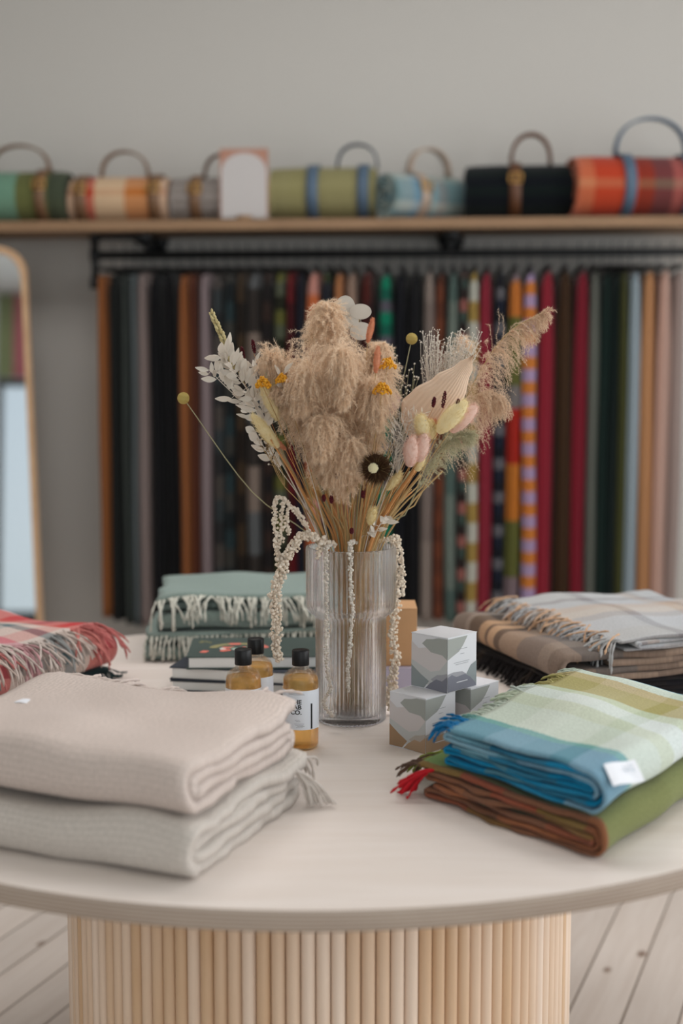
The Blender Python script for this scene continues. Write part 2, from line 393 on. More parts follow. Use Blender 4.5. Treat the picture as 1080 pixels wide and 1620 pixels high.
# ------------------------------------------------------------------ folded wool throws
def nz(x, y, z): return noise.noise(Vector((x, y, z)))
def folded(root, mat, o, S, T, Ls, Lt, z0, levels, dz, th, seed=0, amp=.004, bulge=.8, start=None, endjit=.006, wob=.35, sag=.1, lens=None):
    """cloth folded back and forth: 'levels' is the height order in which its one long strip lies.
    o near corner, S direction across the folds, T direction along them."""
    o = Vector(o); S = Vector((*S, 0)).normalized(); T = Vector((*T, 0)).normalized()
    nl = len(levels); H = nl * dz
    zl = lambda i: z0 + (i - .5) * dz
    mb = max([abs(levels[i] - levels[i + 1]) for i in range(nl - 1)] + [1]) * dz / 2 * bulge
    path = []; s_end = Ls if start is None else start; back = True
    cur = s_end
    for i in range(nl):
        tgt_front = (i % 2 == 0)
        if i < nl - 1:
            hh = abs(levels[i] - levels[i + 1]) * dz / 2
            edge = mb if tgt_front else Ls - mb
            if lens: edge += lens[i] * (1 if tgt_front else -1)
        else:
            edge = mb + .01 if tgt_front else Ls - mb - .01
        n = max(2, int(abs(edge - cur) / .007))
        for k in range(n + 1): path.append((cur + (edge - cur) * k / n, zl(levels[i])))
        if i < nl - 1:
            za, zb = zl(levels[i]), zl(levels[i + 1]); sg = -1 if tgt_front else 1
            for k in range(1, 12):
                a = PI * k / 12
                path.append((edge + sg * math.sin(a) * hh * bulge, (za + zb) / 2 + (za - zb) / 2 * math.cos(a)))
        cur = edge
    P = [Vector((s, z)) for s, z in path]; K = len(P)
    arc = [0]
    for i in range(1, K): arc.append(arc[-1] + (P[i] - P[i - 1]).length)
    nrm = []
    for i in range(K):
        d = P[min(i + 1, K - 1)] - P[max(i - 1, 0)]; d = d.normalized() if d.length else Vector((1, 0)); nrm.append(Vector((-d.y, d.x)))
    J = max(14, int(Lt / .012)); vs = []; uvs = []
    def place(s, z, a, t):
        tt = t * Lt
        e0 = endjit * (nz(a * 9, 3.1, seed) + .6 * nz(a * 30, 1.7, seed)); e1 = endjit * nz(a * 9, 8.1, seed)
        tt += e0 * (1 - t) + e1 * t
        rel = (z - z0) / max(H, 1e-6)
        dzv = amp * 2 * rel * nz(s * 7, tt * 7, seed) + dz * wob * nz(s * 11, tt * 9, seed + 5 + a * 2.2)
        edge = math.exp(-min(t, 1 - t) * Lt / .02)
        dzv -= sag * rel * H * edge * (.6 + .8 * abs(nz(a * 7, 0, seed)))
        ds = .006 * nz(tt * 8, z * 20, seed + 9) + .25 * dz * nz(tt * 14, a * 3, seed + 3)
        zz = max(z + dzv, z0 + .0005)
        return o + S * (s + ds) + T * tt + Vector((0, 0, zz))
    for j in range(J + 1):
        t = j / J
        for side in (1, -1):
            rng = range(K) if side == 1 else range(K - 1, -1, -1)
            for i in rng:
                q = P[i] + nrm[i] * (side * th / 2)
                q2 = place(q.x, q.y, arc[i], t); vs.append(q2); uvs.append((arc[i], t * Lt))
    Wd = 2 * K; fs = []
    for j in range(J):
        for i in range(Wd):
            a, b = j * Wd + i, j * Wd + (i + 1) % Wd
            fs.append((a, b, b + Wd, a + Wd))
    for base, flip in ((0, 0), (J * Wd, 1)):
        for i in range(K - 1):
            q = (base + i, base + Wd - 1 - i, base + Wd - 2 - i, base + i + 1)
            fs.append(q if not flip else q[::-1])
    # orient so the faces look outwards
    if T.cross(S).z > 0: fs = [f[::-1] for f in fs]
    g = G(); g.add(vs, fs, uvs); g.build('wool_cloth', mat, root)
    def top(t, s=None):
        i = 0 if s is None else min(range(K), key=lambda q: abs(P[q].x - s) + (10 if arc[q] > arc[0] + abs(P[0].x - s) + .02 else 0))
        return place(P[i].x, P[i].y, arc[i], t)
    return dict(o=o, S=S, T=T, top=top, zt=zl(levels[0]), Lt=Lt, arc=arc)

def fringe(root, mat, F, dirv=None, L=.07, phi0=-.1, k=25., kmax=R(85), zmin=TZ + .003, step=.0048, r=.0019, spread=.35, seed=1, t0=0, t1=1, s_at=None, u=0.0, lay=0, side=.0, name='fringe', ends=.5):
    "knotted yarn fringe growing from the free edge of the top layer and falling with gravity"
    rnd = random.Random(seed); g = G(); D = (F['S'] if dirv is None else Vector((*dirv, 0)).normalized()); T = F['T']
    n = int((t1 - t0) * F['Lt'] / step)
    for q in range(n):
        t = t0 + (t1 - t0) * (q + rnd.random() * .6) / n
        p = F['top'](t, s_at); p = p - D * .004 + Vector((0, 0, lay * rnd.random()))
        a = (rnd.gauss(0, 1) * spread + side); yaw = D * math.cos(a) + T * math.sin(a)
        ph = phi0 + rnd.uniform(-.12, .15); LL = L * rnd.uniform(.78, 1.12); N = 10; pts = [p.copy()]; kk = k * rnd.uniform(.6, 1.4); rr = []
        tw = rnd.uniform(-9, 9); cur = p.copy()
        for i in range(N):
            ph = max(ph - kk * LL / N, -kmax)
            h = math.cos(ph); yaw2 = (yaw + T * tw * .012 * i).normalized()
            cur = cur + (yaw2 * h + Vector((0, 0, math.sin(ph)))) * (LL / N)
            if cur.z < zmin: cur.z = zmin + rnd.random() * .002
            pts.append(cur.copy())
        rr = [r * (.75 + .3 * math.sin(i * 2.1 + q)) for i in range(N + 1)]; rr[-1] *= ends; rr[-2] *= 1.15
        tube(g, pts, rr, 5, uv=(u + rnd.random() * .002, t * F['Lt']))
    return g.build(name, mat, root)

def care_tag(root, p, ax, ay, w, h, mat, ink=None, lift=.001):
    "sewn cloth label lying on a throw"
    p = Vector(p); ax = Vector(ax).normalized(); ay = Vector(ay).normalized(); nrm = ax.cross(ay).normalized()
    if nrm.z < 0: nrm = -nrm
    g = G(); N = 8
    v = []; f = []
    for i in range(N + 1):
        for j in (0, 1):
            for kz in (0, 1):
                v.append(p + ax * (w * i / N) + ay * (h * j) + nrm * (lift + kz * .0007 + .0012 * math.sin(i * .8)))
    for i in range(N):
        a = i * 4; b = a + 4
        f += [(a, b, b + 2, a + 2), (a + 1, a + 3, b + 3, b + 1), (a, a + 1, b + 1, b), (a + 2, b + 2, b + 3, a + 3)]
    f += [(0, 2, 3, 1), (N * 4, N * 4 + 1, N * 4 + 3, N * 4 + 2)]
    g.add(v, f); t = g.build('care_label', mat, root, smooth=False); t['label'] = 'white woven label'
    if ink:
        g = G(); base = p + nrm * (lift + .0025)
        for i, (x0, x1, y0, y1) in enumerate([(.5, .52, .5, .78), (.5, .56, .5, .55), (.6, .66, .52, .57), (.6, .615, .5, .75), (.66, .675, .52, .78), (.73, .745, .5, .82), (.73, .8, .48, .53), (.78, .8, .4, .8)]):
            q = [base + ax * (w * x) + ay * (h * y) for x, y in ((x0, y0), (x1, y0), (x1, y1), (x0, y1))]; g.add(q, [(0, 1, 2, 3)])
        g.build('faint_print', ink, t, smooth=False)
    return t

tagw = plain('label_cloth', (236, 238, 244), .8)
ink = plain('pale_ink', (178, 190, 200), .8)
NEST4 = [4, 1, 2, 3]; NEST8 = [8, 1, 2, 7, 6, 3, 4, 5]; NEST6 = [6, 1, 2, 5, 4, 3]

# --- pale oatmeal throws, left front
beige = cloth('oatmeal_waffle_wool', [(0, (212, 197, 189)), (.5, (196, 181, 172))], [(0, (212, 197, 189)), (.5, (196, 181, 172))], .0062, .0062, fuzz=.25)
beige2 = cloth('stone_waffle_wool', [(0, (209, 200, 192)), (.5, (194, 185, 176))], [(0, (209, 200, 192)), (.5, (194, 185, 176))], .0062, .0062, fuzz=.25)
Tb, Sb = (-.92, .39), (.37, .93)
rt = thing('wool_throw', 'stone coloured waffle throw lying under the oatmeal throw at the left front', 'throw')
F = folded(rt, beige2, (-.170, 1.530, 0), Sb, Tb, .33, .42, TZ, NEST4, .0165, .0135, seed=11, amp=.005, bulge=.75, endjit=.012, sag=.08)
fringe(rt, beige2, F, L=.085, phi0=-.1, k=16, step=.0055, r=.0024, spread=.2, seed=3)
fringe(rt, beige2, F, dirv=(.93, .1), L=.075, phi0=-.5, k=13, step=.0009, r=.0026, spread=.12, seed=4, t0=0, t1=.03, s_at=.29, name='side_fringe')
rt = thing('wool_throw', 'oatmeal waffle throw, topmost of the two pale throws at the left front', 'throw')
F = folded(rt, beige, (-.172, 1.545, 0), Sb, Tb, .31, .40, TZ + .068, NEST4, .0168, .0135, seed=23, amp=.006, bulge=.8, endjit=.010, sag=.12)
fringe(rt, beige, F, L=.055, phi0=.28, k=20, step=.0058, r=.0028, spread=.10, seed=5, side=-.6, t0=.1)
0 and fringe(rt, beige, F, dirv=(.5, .8), L=.035, phi0=-1.3, k=12, step=.0022, r=.0024, spread=.2, seed=6, t0=0, t1=.05, s_at=.285, name='side_fringe')
p = F['top'](.86, .2); care_tag(rt, p + Vector((-.02, -.01, .004)), (.95, -.25, 0), (.2, .9, 0), .04, .02, tagw)

# --- right front pair
TEAL, MINT, PALE, OLIV, SAND = (28, 140, 178), (186, 206, 176), (214, 226, 220), (176, 164, 72), (206, 176, 118)
bluecheck = cloth('blue_green_check_wool', [(0, (176, 188, 162)), (.06, (206, 212, 196)), (.12, (196, 204, 186)), (.17, (162, 178, 148)), (.20, (206, 214, 208)), (.34, (60, 130, 160)), (.42, (30, 112, 150)), (.52, (16, 100, 145)), (.62, (130, 122, 30)), (.7, (80, 74, 22)), (.78, (24, 108, 146)), (.9, (70, 66, 26))],
    [(0, (0, 120, 160)), (.17, (44, 142, 148)), (.21, (196, 206, 196)), (.40, (190, 198, 178)), (.50, (208, 216, 214)), (.62, (186, 196, 168)), (.69, (156, 136, 36)), (.86, (176, 150, 92)), (.93, (196, 208, 198))], 1.05, .42, mix=.70, ribs=0, fuzz=.3)
greenmulti = cloth('green_brown_multi_wool', [(0, (110, 130, 50)), (.08, (150, 40, 40)), (.16, (96, 74, 60)), (.30, (150, 96, 60)), (.36, (90, 76, 66)), (.5, (96, 104, 40)), (.58, (142, 60, 52)), (.66, (84, 72, 64)), (.8, (172, 104, 66)), (.9, (120, 66, 40))],
    [(0, (130, 84, 60)), (.006, (106, 134, 84)), (.1, (110, 138, 88)), (.99, (110, 138, 88))], 1.0, 2, mix=.72, fuzz=.3)
green = greenmulti
Tr, Sr = (.56, .83), (-.62, .785)
rt = thing('wool_throw', 'green and rust brown throw with red fringe under the blue check throw', 'throw')
F = folded(rt, greenmulti, (.303, 1.592, 0), Sr, Tr, .325, .44, TZ, NEST6, .0082, .0050, seed=31, amp=.005, bulge=.95, endjit=.012, wob=.5, sag=.06)
mats_fr = [cloth('olive_yarn', [(0, (130, 140, 60))]), cloth('scarlet_yarn', [(0, (186, 30, 40))]), cloth('brown_yarn', [(0, (92, 70, 56))])]
for kk, (mm, nm, lb, a0, a1) in enumerate([(2, 'brown_fringe', 'brown yarn', .0, .14), (0, 'olive_fringe', 'olive yarn', .08, .24), (2, 'brown_fringe', 'brown yarn', .3, .9)]):
    q = fringe(rt, mats_fr[mm], F, L=.062, phi0=-.15, k=14, step=.0045, r=.0022, spread=.3, seed=40 + kk, t0=a0, t1=a1, name=nm); q['label'] = lb
q = fringe(rt, mats_fr[1], F, dirv=(-.8, .1), L=.075, phi0=-.2, k=12, step=.002, r=.0024, spread=.2, seed=47, t0=0, t1=.07, s_at=.30, name='red_fringe'); q['label'] = 'bright red yarn'
rt = thing('wool_throw', 'blue, mint and olive check throw with white label, topmost at the right front', 'throw')
F = folded(rt, bluecheck, (.306, 1.606, 0), Sr, Tr, .295, .42, TZ + .050, NEST8, .0068, .0042, start=.268, seed=37, amp=.007, bulge=1.0, endjit=.010, wob=.7, sag=.1)
fringe(rt, bluecheck, F, L=.046, phi0=.15, k=20, step=.0042, r=.0022, spread=.3, seed=50, side=-.1, t0=.12)
q = fringe(rt, cloth('deep_blue_yarn', [(0, (0, 104, 156)), (.5, (20, 124, 170))], None, .01), F, L=.05, phi0=.2, k=20, step=.0030, r=.0024, spread=.25, seed=51, side=-.05, t0=0, t1=.14, name='blue_fringe'); q['label'] = 'deep blue yarn'
p = at(969, 1245, 1.606); care_tag(rt, p, at(1040, 1233, 1.66) - p, at(956, 1216, 1.632) - p, .058, .036, tagw, ink)

# --- grey and brown plaids, right back
greyplaid = cloth('pale_grey_plaid_wool', [(0, (172, 171, 170)), (.3, (164, 163, 162)), (.34, (124, 121, 123)), (.42, (174, 176, 178)), (.7, (170, 156, 146)), (.78, (136, 128, 126)), (.82, (170, 174, 178))],
    [(0, (176, 176, 176)), (.22, (126, 120, 122)), (.28, (174, 176, 180)), (.45, (188, 164, 144)), (.6, (192, 176, 160)), (.7, (160, 152, 150)), (.78, (178, 180, 184))], .33, .36, fuzz=.3)
brownplaid = cloth('brown_charcoal_plaid_wool', [(0, (196, 160, 130)), (.3, (160, 126, 98)), (.5, (120, 104, 92)), (.7, (178, 146, 120))],
    [(0, (90, 84, 82)), (.16, (126, 118, 112)), (.20, (24, 22, 26)), (.30, (176, 140, 106)), (.36, (50, 36, 34)), (.39, (186, 150, 116)), (.46, (40, 30, 30)), (.52, (140, 120, 104)), (.7, (96, 92, 92)), (.9, (120, 112, 106))], .4, .40, mix=.7, fuzz=.35)
darkplaid = cloth('near_black_plaid_wool', [(0, (40, 34, 32)), (.4, (92, 74, 60)), (.5, (30, 28, 32))], [(0, (26, 24, 28)), (.3, (30, 28, 30)), (.5, (70, 60, 52)), (.6, (22, 22, 26))], .2, .2, fuzz=.35)
Tg, Sg = (.33, -.944), (-.944, -.33)
og = Vector((.232, 2.735)) - Vector(Sg) * .40
rt = thing('wool_throw', 'near black checked throw at the bottom of the right back pile', 'throw')
F = folded(rt, darkplaid, (og.x, og.y, 0), Sg, Tg, .40, .42, TZ, NEST4, .0095, .0075, seed=61, amp=.004, sag=.1)
fringe(rt, darkplaid, F, L=.07, phi0=-.5, k=20, step=.0042, r=.0022, spread=.35, seed=62)
rt = thing('wool_throw', 'brown and charcoal plaid throw rolled over in the middle of the right back pile', 'throw')
F = folded(rt, brownplaid, (og.x, og.y, 0), Sg, Tg, .41, .44, TZ + .040, [3, 4, 1, 2], .0125, .0105, seed=67, amp=.004, bulge=.9, start=.32, sag=.1, endjit=.01)
# the rolled edge faces the vase
rt2 = thing('wool_throw', 'pale grey plaid throw with peach bands on top of the right back pile', 'throw')
F2 = folded(rt2, greyplaid, (og.x + .01, og.y, 0), Sg, Tg, .315, .44, TZ + .0885, [4, 3, 2, 1], .0062, .0048, seed=71, amp=.007, bulge=1.0, lens=[0, .03, .02, 0], endjit=.02, wob=.6, sag=.2)
fringe(rt2, greyplaid, F2, L=.066, phi0=.1, k=19, step=.0035, r=.0022, spread=.5, seed=72, lay=.004)
peach = cloth('peach_and_charcoal_yarn', [(0, (196, 160, 130)), (.5, (50, 44, 46))], None, .01)
F['top'] = F['top']
fringe(rt2, peach, F2, name='peach_fringe', L=.075, phi0=.1, k=14, step=.016, r=.0022, spread=.5, seed=73, lay=.012)

# --- red plaid, left back
redplaid = cloth('red_pink_plaid_wool', [(0, (196, 180, 172)), (.05, (196, 50, 44)), (.18, (206, 172, 162)), (.3, (86, 106, 110)), (.36, (204, 182, 172)), (.5, (186, 96, 96)), (.62, (200, 186, 176)), (.8, (84, 102, 108)), (.86, (200, 180, 172))],
    [(0, (186, 34, 40)), (.14, (190, 62, 54)), (.2, (206, 190, 180)), (.30, (96, 114, 118)), (.36, (196, 184, 176)), (.50, (190, 130, 140)), (.60, (204, 190, 182)), (.70, (176, 40, 44)), (.76, (196, 176, 166)), (.84, (104, 116, 114))], .3, .40, mix=.68, fuzz=.3)
tealdark = cloth('dark_teal_wool', [(0, (40, 60, 62)), (.5, (52, 72, 72))], None, .05)
Tp, Spp = (-.50, -.866), (.866, -.50)
op = Vector((-.428, 2.560)) - Vector(Spp) * .36
rt = thing('wool_throw', 'dark teal throw with dark fringe lying under the red plaid throw', 'throw')
F = folded(rt, tealdark, (op.x, op.y, 0), Spp, Tp, .36, .40, TZ, [2, 1], .009, .007, seed=81, amp=.003)
fringe(rt, tealdark, F, L=.05, phi0=-.2, k=18, step=.0045, r=.0022, spread=.3, seed=82)
rt = thing('wool_throw', 'red and pink plaid throw with multicoloured fringe at the left back', 'throw')
F = folded(rt, redplaid, (op.x, op.y, 0), Spp, Tp, .375, .44, TZ + .019, [5, 4, 1, 2, 3], .0165, .0135, seed=87, amp=.006, bulge=.9, start=.34, sag=.1)
fringe(rt, redplaid, F, L=.095, phi0=.1, k=13, step=.0034, r=.0024, spread=.4, seed=88, lay=.006, side=.1)

# --- sage throws behind the vase
sage = cloth('sage_green_wool', [(0, (136, 151, 144)), (.5, (129, 144, 139))], None, .02, ribs=170, rib_str=.35, fuzz=.4)
cream_y = cloth('ivory_yarn', [(0, (204, 202, 190))])
Ts, Ss = (.995, .10), (.06, -.998)
rt = thing('wool_throw', 'sage green throw, lower of the two behind the vase', 'throw')
F = folded(rt, sage, (-.392, 3.0, 0), Ss, Ts, .33, .42, TZ, NEST4, .0145, .012, seed=91, amp=.005, bulge=.9, start=.315, endjit=.012, sag=.08)
q = fringe(rt, cream_y, F, L=.055, phi0=-.4, k=26, step=.0052, r=.0026, spread=.35, seed=92, ends=.7); q['label'] = 'ivory yarn'
rt = thing('wool_throw', 'sage green throw with ivory fringe, upper of the two behind the vase', 'throw')
F = folded(rt, sage, (-.372, 2.99, 0), Ss, Ts, .31, .40, TZ + .058, NEST4, .0170, .014, seed=97, amp=.006, bulge=.9, start=.29, endjit=.012, sag=.12)
q = fringe(rt, cream_y, F, L=.066, phi0=-.1, k=26, step=.0048, r=.0027, spread=.4, seed=98, ends=.7, side=-.1); q['label'] = 'ivory yarn'

# ------------------------------------------------------------------ ribbed glass vase
VX, VY = .015, 2.248
glass = glassy('ribbed_glass', (.99, .995, 1, 1), clear=.35)
rib = lambda a, r, z: .0021 * math.cos(a * 52)
vs_ = thing('vase', 'two tier ribbed clear glass vase holding the dried bouquet', 'vase', (VX, VY, TZ))
g = G(); NA = 52 * 8
lathe(g, [(.001, .0), (.050, .0), (.0535, .002), (.0548, .006), (.0548, .165), (.0555, .170), (.060, .174), (.066, .178), (.0690, .184), (.0700, .192), (.0700, .280), (.0694, .2825)], NA, rib=rib)
lathe(g, [(.0694, .2825), (.0675, .2825), (.0668, .280), (.0668, .193), (.0655, .186), (.060, .181), (.053, .176), (.0515, .168), (.0515, .018), (.048, .013), (.001, .012)], NA)
g.build('glass_body', glass, vs_)

# ------------------------------------------------------------------ dried flowers: each stem is a thing of its own
straw = plant('straw_stem', (196, 168, 120), (176, 140, 92), trans=.1)
amber = plant('amber_stem', (206, 150, 96), (190, 130, 76), trans=.1)
greyst = plant('grey_green_stem', (150, 148, 118), (168, 162, 130), trans=.1)
fluff = plant('pampas_fluff', (232, 208, 180), (250, 234, 214), trans=.5, rough=.9)
fluff2 = plant('reed_fluff', (236, 214, 190), (216, 190, 164), trans=.45, rough=.9)
fluffg = plant('grassy_fluff', (186, 184, 150), (214, 206, 180), trans=.35, rough=.9)
white_leaf = plant('bleached_leaf', (238, 232, 222), (226, 214, 202), trans=.3)
cream_m = plant('amaranthus_cream', (252, 242, 228), (240, 224, 204), trans=.3)
lunar = plant('lunaria_disc', (226, 221, 213), trans=.45, rough=.35)
yellowb = plant('billy_button', (206, 186, 116), (190, 164, 90), trans=.05)
mustard = plant('yarrow_mustard', (226, 166, 50), (210, 140, 34), trans=.05)
paleyel = plant('bunny_yellow', (242, 228, 186), (238, 218, 164), trans=.3)
pinkb = plant('bunny_pink', (240, 210, 196), (236, 198, 182), trans=.3)
peachb = plant('peach_spike', (228, 166, 132), (220, 150, 116), trans=.3)
maroon = plant('maroon_tip', (92, 26, 34), (72, 20, 28), trans=.05)
palm_m = plant('palm_cream', (240, 218, 196), trans=.3)
darkb = plant('dark_bristle', (64, 42, 28), (92, 64, 42), trans=.1)
creamc = plant('cream_centre', (246, 236, 196), trans=.2)

def stem_pts(head, bot=None, n=14, bend=None, rim=.052):
    "from the bottom of the vase, over the rim, to the head"
    h = Vector(head); d = Vector((h.x - VX, h.y - VY, 0)); hz = h.z - TZ
    l = min(rim, d.length * .35); dn = d.normalized() if d.length > 1e-6 else Vector((1, 0, 0))
    b = Vector((VX, VY, TZ + .02)) - dn * min(.035, l) if bot is None else Vector(bot)
    c = Vector((VX, VY, TZ + .285)) + dn * l
    p = [b, b.lerp(c, .5), c]
    q = c.lerp(h, .5) + (Vector(bend) if bend else Vector((0, 0, .01)))
    return spline([b, b.lerp(c, .5), c, q, h], 5)

def hairs(P0, D, n, ln, wd, spread, rnd=RNG):
    "n slivers per base point: P0 (m,3) points, D (m,3) directions"
    m = len(P0); P = np.repeat(P0, n, 0); d = np.repeat(D, n, 0) + rnd.normal(0, spread, (m * n, 3))
    d /= np.linalg.norm(d, axis=1, keepdims=True) + 1e-9
    L = ln * rnd.uniform(.5, 1.2, (m * n, 1)); s = np.cross(d, rnd.normal(0, 1, (m * n, 3))); s /= np.linalg.norm(s, axis=1, keepdims=True) + 1e-9
    W = wd * rnd.uniform(.6, 1.3, (m * n, 1))
    return np.stack([P - s * W / 2, P + s * W / 2, P + d * L], 1), np.stack([rnd.random(m * n), rnd.random(m * n)], 1)

def plume(root, axis, B=260, Lm=.06, K=16, M=4, droop=.9, side=None, mat=fluff, hair=.007, wd=.00048, tipw=.25, up=.8, sidew=0.0, seed=1, shape=None):
    "feathery grass head around the curve 'axis'"
    rnd = np.random.default_rng(seed); A = np.array([p[:] for p in axis]); n = len(A)
    f = rnd.random(B) ** .85; idx = f * (n - 1); i0 = np.minimum(idx.astype(int), n - 2); fr = (idx - i0)[:, None]
    P = A[i0] * (1 - fr) + A[i0 + 1] * fr; T = A[i0 + 1] - A[i0]; T /= np.linalg.norm(T, axis=1, keepdims=True)
    rad = rnd.normal(0, 1, (B, 3)); rad -= T * (rad * T).sum(1, keepdims=True); rad /= np.linalg.norm(rad, axis=1, keepdims=True)
    if side is not None: rad = rad + np.array(side)[None] * sidew; rad /= np.linalg.norm(rad, axis=1, keepdims=True)
    prof = (np.sin(np.clip(f, 0, 1) * PI * .80 + .35) ** .8 if shape is None else shape(f)); Lb = Lm * np.clip(prof, tipw, 1) * rnd.uniform(.6, 1.15, B)
    d = T * up + rad; d /= np.linalg.norm(d, axis=1, keepdims=True)
    cur = P.copy(); pts = []; dirs = []; grav = np.array([0, 0, -1.0]); lines = [cur.copy()]
    for k in range(K):
        d = d + grav * droop * 2.2 / K + rnd.normal(0, .12, (B, 3)); d /= np.linalg.norm(d, axis=1, keepdims=True)
        cur = cur + d * (Lb / K)[:, None]; pts.append(cur.copy()); dirs.append(d.copy()); lines.append(cur.copy())
    P0 = np.concatenate(pts); D = np.concatenate(dirs)
    tri, uv = hairs(P0, D, M, hair, wd, .68, rnd)
    # branchlet threads
    th = []; 
    for k in range(K):
        a, b = lines[k], lines[k + 1]; s = np.cross(b - a, rnd.normal(0, 1, (B, 3))); s /= np.linalg.norm(s, axis=1, keepdims=True) + 1e-9
        th.append(np.stack([a - s * .0002, a + s * .0002, b], 1))
    th = np.concatenate(th); tri = np.concatenate([tri, th]); uv = np.concatenate([uv, np.full((len(th), 2), .1)])
    return slivers('feathery_head', tri, uv, mat, root)

def stalk(root, pts, r=.0016, mat=straw, n=6, taper=.5):
    g = G(); N = len(pts); tube(g, pts, [r * (1 - (1 - taper) * i / (N - 1)) for i in range(N)], n, uv=(random.random(), .5)); return g.build('stem', mat, root)

BQ = 'dried flower stems in the vase'
def flower(name, label, cat='dried flower'): return thing(name, label, cat, group=None)

# pampas plumes: pixel track of the axis (from the stem end to the tip) with distance
def track(*q): return spline([at(x, y, Y) for x, y, Y in q], 8)
pam = [
 ('tallest fluffy pampas plume rising to the top centre of the bouquet', [(538, 800, 2.24), (532, 700, 2.23), (524, 600, 2.21), (518, 530, 2.20), (514, 482, 2.20)], dict(B=831, Lm=.061, droop=.8, seed=1)),
 ('fluffy pampas plume spreading to the upper left of the bouquet', [(520, 800, 2.24), (505, 700, 2.20), (480, 630, 2.17), (450, 585, 2.16), (420, 566, 2.15)], dict(B=653, Lm=.054, droop=.9, seed=2)),
 ('fluffy pampas plume on the right shoulder of the central clump', [(560, 800, 2.24), (580, 700, 2.20), (588, 630, 2.18), (592, 580, 2.17), (606, 545, 2.17)], dict(B=712, Lm=.049, droop=.9, seed=3)),
 ('pampas plume nodding forward on the left of the central clump', [(526, 815, 2.22), (505, 690, 2.17), (492, 600, 2.13), (484, 588, 2.10), (476, 640, 2.09)], dict(B=638, Lm=.058, droop=1.25, seed=4, up=.5)),
 ('pampas plume nodding forward on the right of the central clump', [(552, 815, 2.22), (575, 700, 2.17), (584, 620, 2.13), (590, 612, 2.11), (597, 665, 2.10)], dict(B=564, Lm=.054, droop=1.25, seed=5, up=.5)),
 ('pampas plume drooping down the middle of the central clump', [(540, 815, 2.22), (538, 700, 2.15), (536, 575, 2.12), (538, 560, 2.09), (543, 630, 2.07)], dict(B=623, Lm=.055, droop=1.3, seed=15, up=.5)),
 ('pampas plume hanging low over the stems, left of the dark thistle', [(535, 820, 2.22), (528, 740, 2.14), (520, 680, 2.10), (512, 668, 2.08), (505, 715, 2.07)], dict(B=386, Lm=.046, droop=1.2, seed=6, up=.5)),
 ('small pampas plume low in the middle, just above the stems', [(545, 820, 2.22), (550, 760, 2.15), (552, 715, 2.11), (556, 705, 2.09), (560, 735, 2.08)], dict(B=251, Lm=.037, droop=1.1, seed=16, up=.6)),
 ('slender pampas plume filling the gap between the left plume and the tallest one', [(522, 815, 2.24), (500, 720, 2.20), (478, 650, 2.17), (458, 615, 2.15), (440, 620, 2.13)], dict(B=420, Lm=.050, droop=1.0, seed=21)),
]
for lb, tr, kw in pam:
    rt = flower('pampas_plume', lb, 'pampas grass'); ax = track(*tr)
    stalk(rt, stem_pts(ax[0], rim=.02) + ax[2::2], .0017, straw); plume(rt, ax[4:], **kw, K=16, M=8, hair=.0068)
shp = lambda f: np.sin(np.clip(f * .92 + .08, 0, 1) * PI) ** .6
rt = flower('reed_plume', 'feathery reed plume reaching furthest to the upper right', 'reed grass'); ax = track((668, 770, 2.26), (715, 680, 2.27), (752, 600, 2.27), (800, 530, 2.26), (860, 493, 2.25))
stalk(rt, stem_pts(ax[0]) + ax[2::2], .0015, straw)
plume(rt, ax[9:], B=270, Lm=.080, K=18, M=5, droop=1.0, side=(.5, -.2, -.5), sidew=1.1, mat=fluff2, hair=.0055, tipw=.12, up=1.5, seed=8, shape=lambda f: np.clip(1.15 - f, .12, 1) ** .7)
rt = flower('reed_plume', 'feathery reed plume arching right below the tallest reed', 'reed grass'); ax = track((655, 800, 2.28), (700, 720, 2.29), (735, 650, 2.29), (765, 620, 2.28), (790, 625, 2.27))
stalk(rt, stem_pts(ax[0]) + ax[2::2], .0015, straw)
plume(rt, ax[7:], B=240, Lm=.068, K=16, M=5, droop=1.1, side=(.5, -.1, -.6), sidew=1.0, mat=fluff2, hair=.0055, tipw=.2, up=1.3, seed=9, shape=lambda f: np.clip(1.2 - f * .6, .12, 1))
rt = flower('reed_plume', 'greenish grass plume low on the right side of the bouquet', 'reed grass'); ax = track((640, 815, 2.24), (665, 765, 2.23), (695, 715, 2.22), (720, 690, 2.22), (745, 688, 2.22))
stalk(rt, stem_pts(ax[0]) + ax[2::2], .0014, greyst)
plume(rt, ax[7:], B=260, Lm=.034, K=14, M=4, droop=.7, mat=fluffg, hair=.005, up=1.3, seed=10)
rt = flower('reed_plume', 'small pale grass plume tucked behind the palm leaf', 'reed grass'); ax = track((660, 770, 2.31), (690, 690, 2.33), (715, 620, 2.34), (728, 560, 2.34), (735, 540, 2.34))
stalk(rt, stem_pts(ax[0]) + ax[2::2], .0014, straw); plume(rt, ax[9:], B=200, Lm=.04, K=14, M=3, droop=.8, mat=fluff, hair=.006, up=1.2, seed=12)

# billy buttons
def button(label, x, y, Y, r, bend=None):
    rt = flower('billy_button', label, 'dried flower'); c = at(x, y, Y)
    p = stem_pts(c, bend=bend); stalk(rt, p, .0016, greyst)
    g = G(); blob(g, c, r * .93, ICO2)
    for i in range(220):
        z = 1 - 2 * (i + .5) / 220; a = i * 2.39996; q = math.sqrt(1 - z * z)
        blob(g, c + Vector((q * math.cos(a), q * math.sin(a), z)) * r * .93, r * .1, ICO1, uv=((i * .37) % 1, 0))
    g.build('flower_head', yellowb, rt)
button('yellow billy button ball alone at the far left of the bouquet', 290, 630, 2.20, .0092, bend=(.0, 0, -.03))
button('yellow billy button ball at the top right of the central clump', 651, 536, 2.28, .0092)

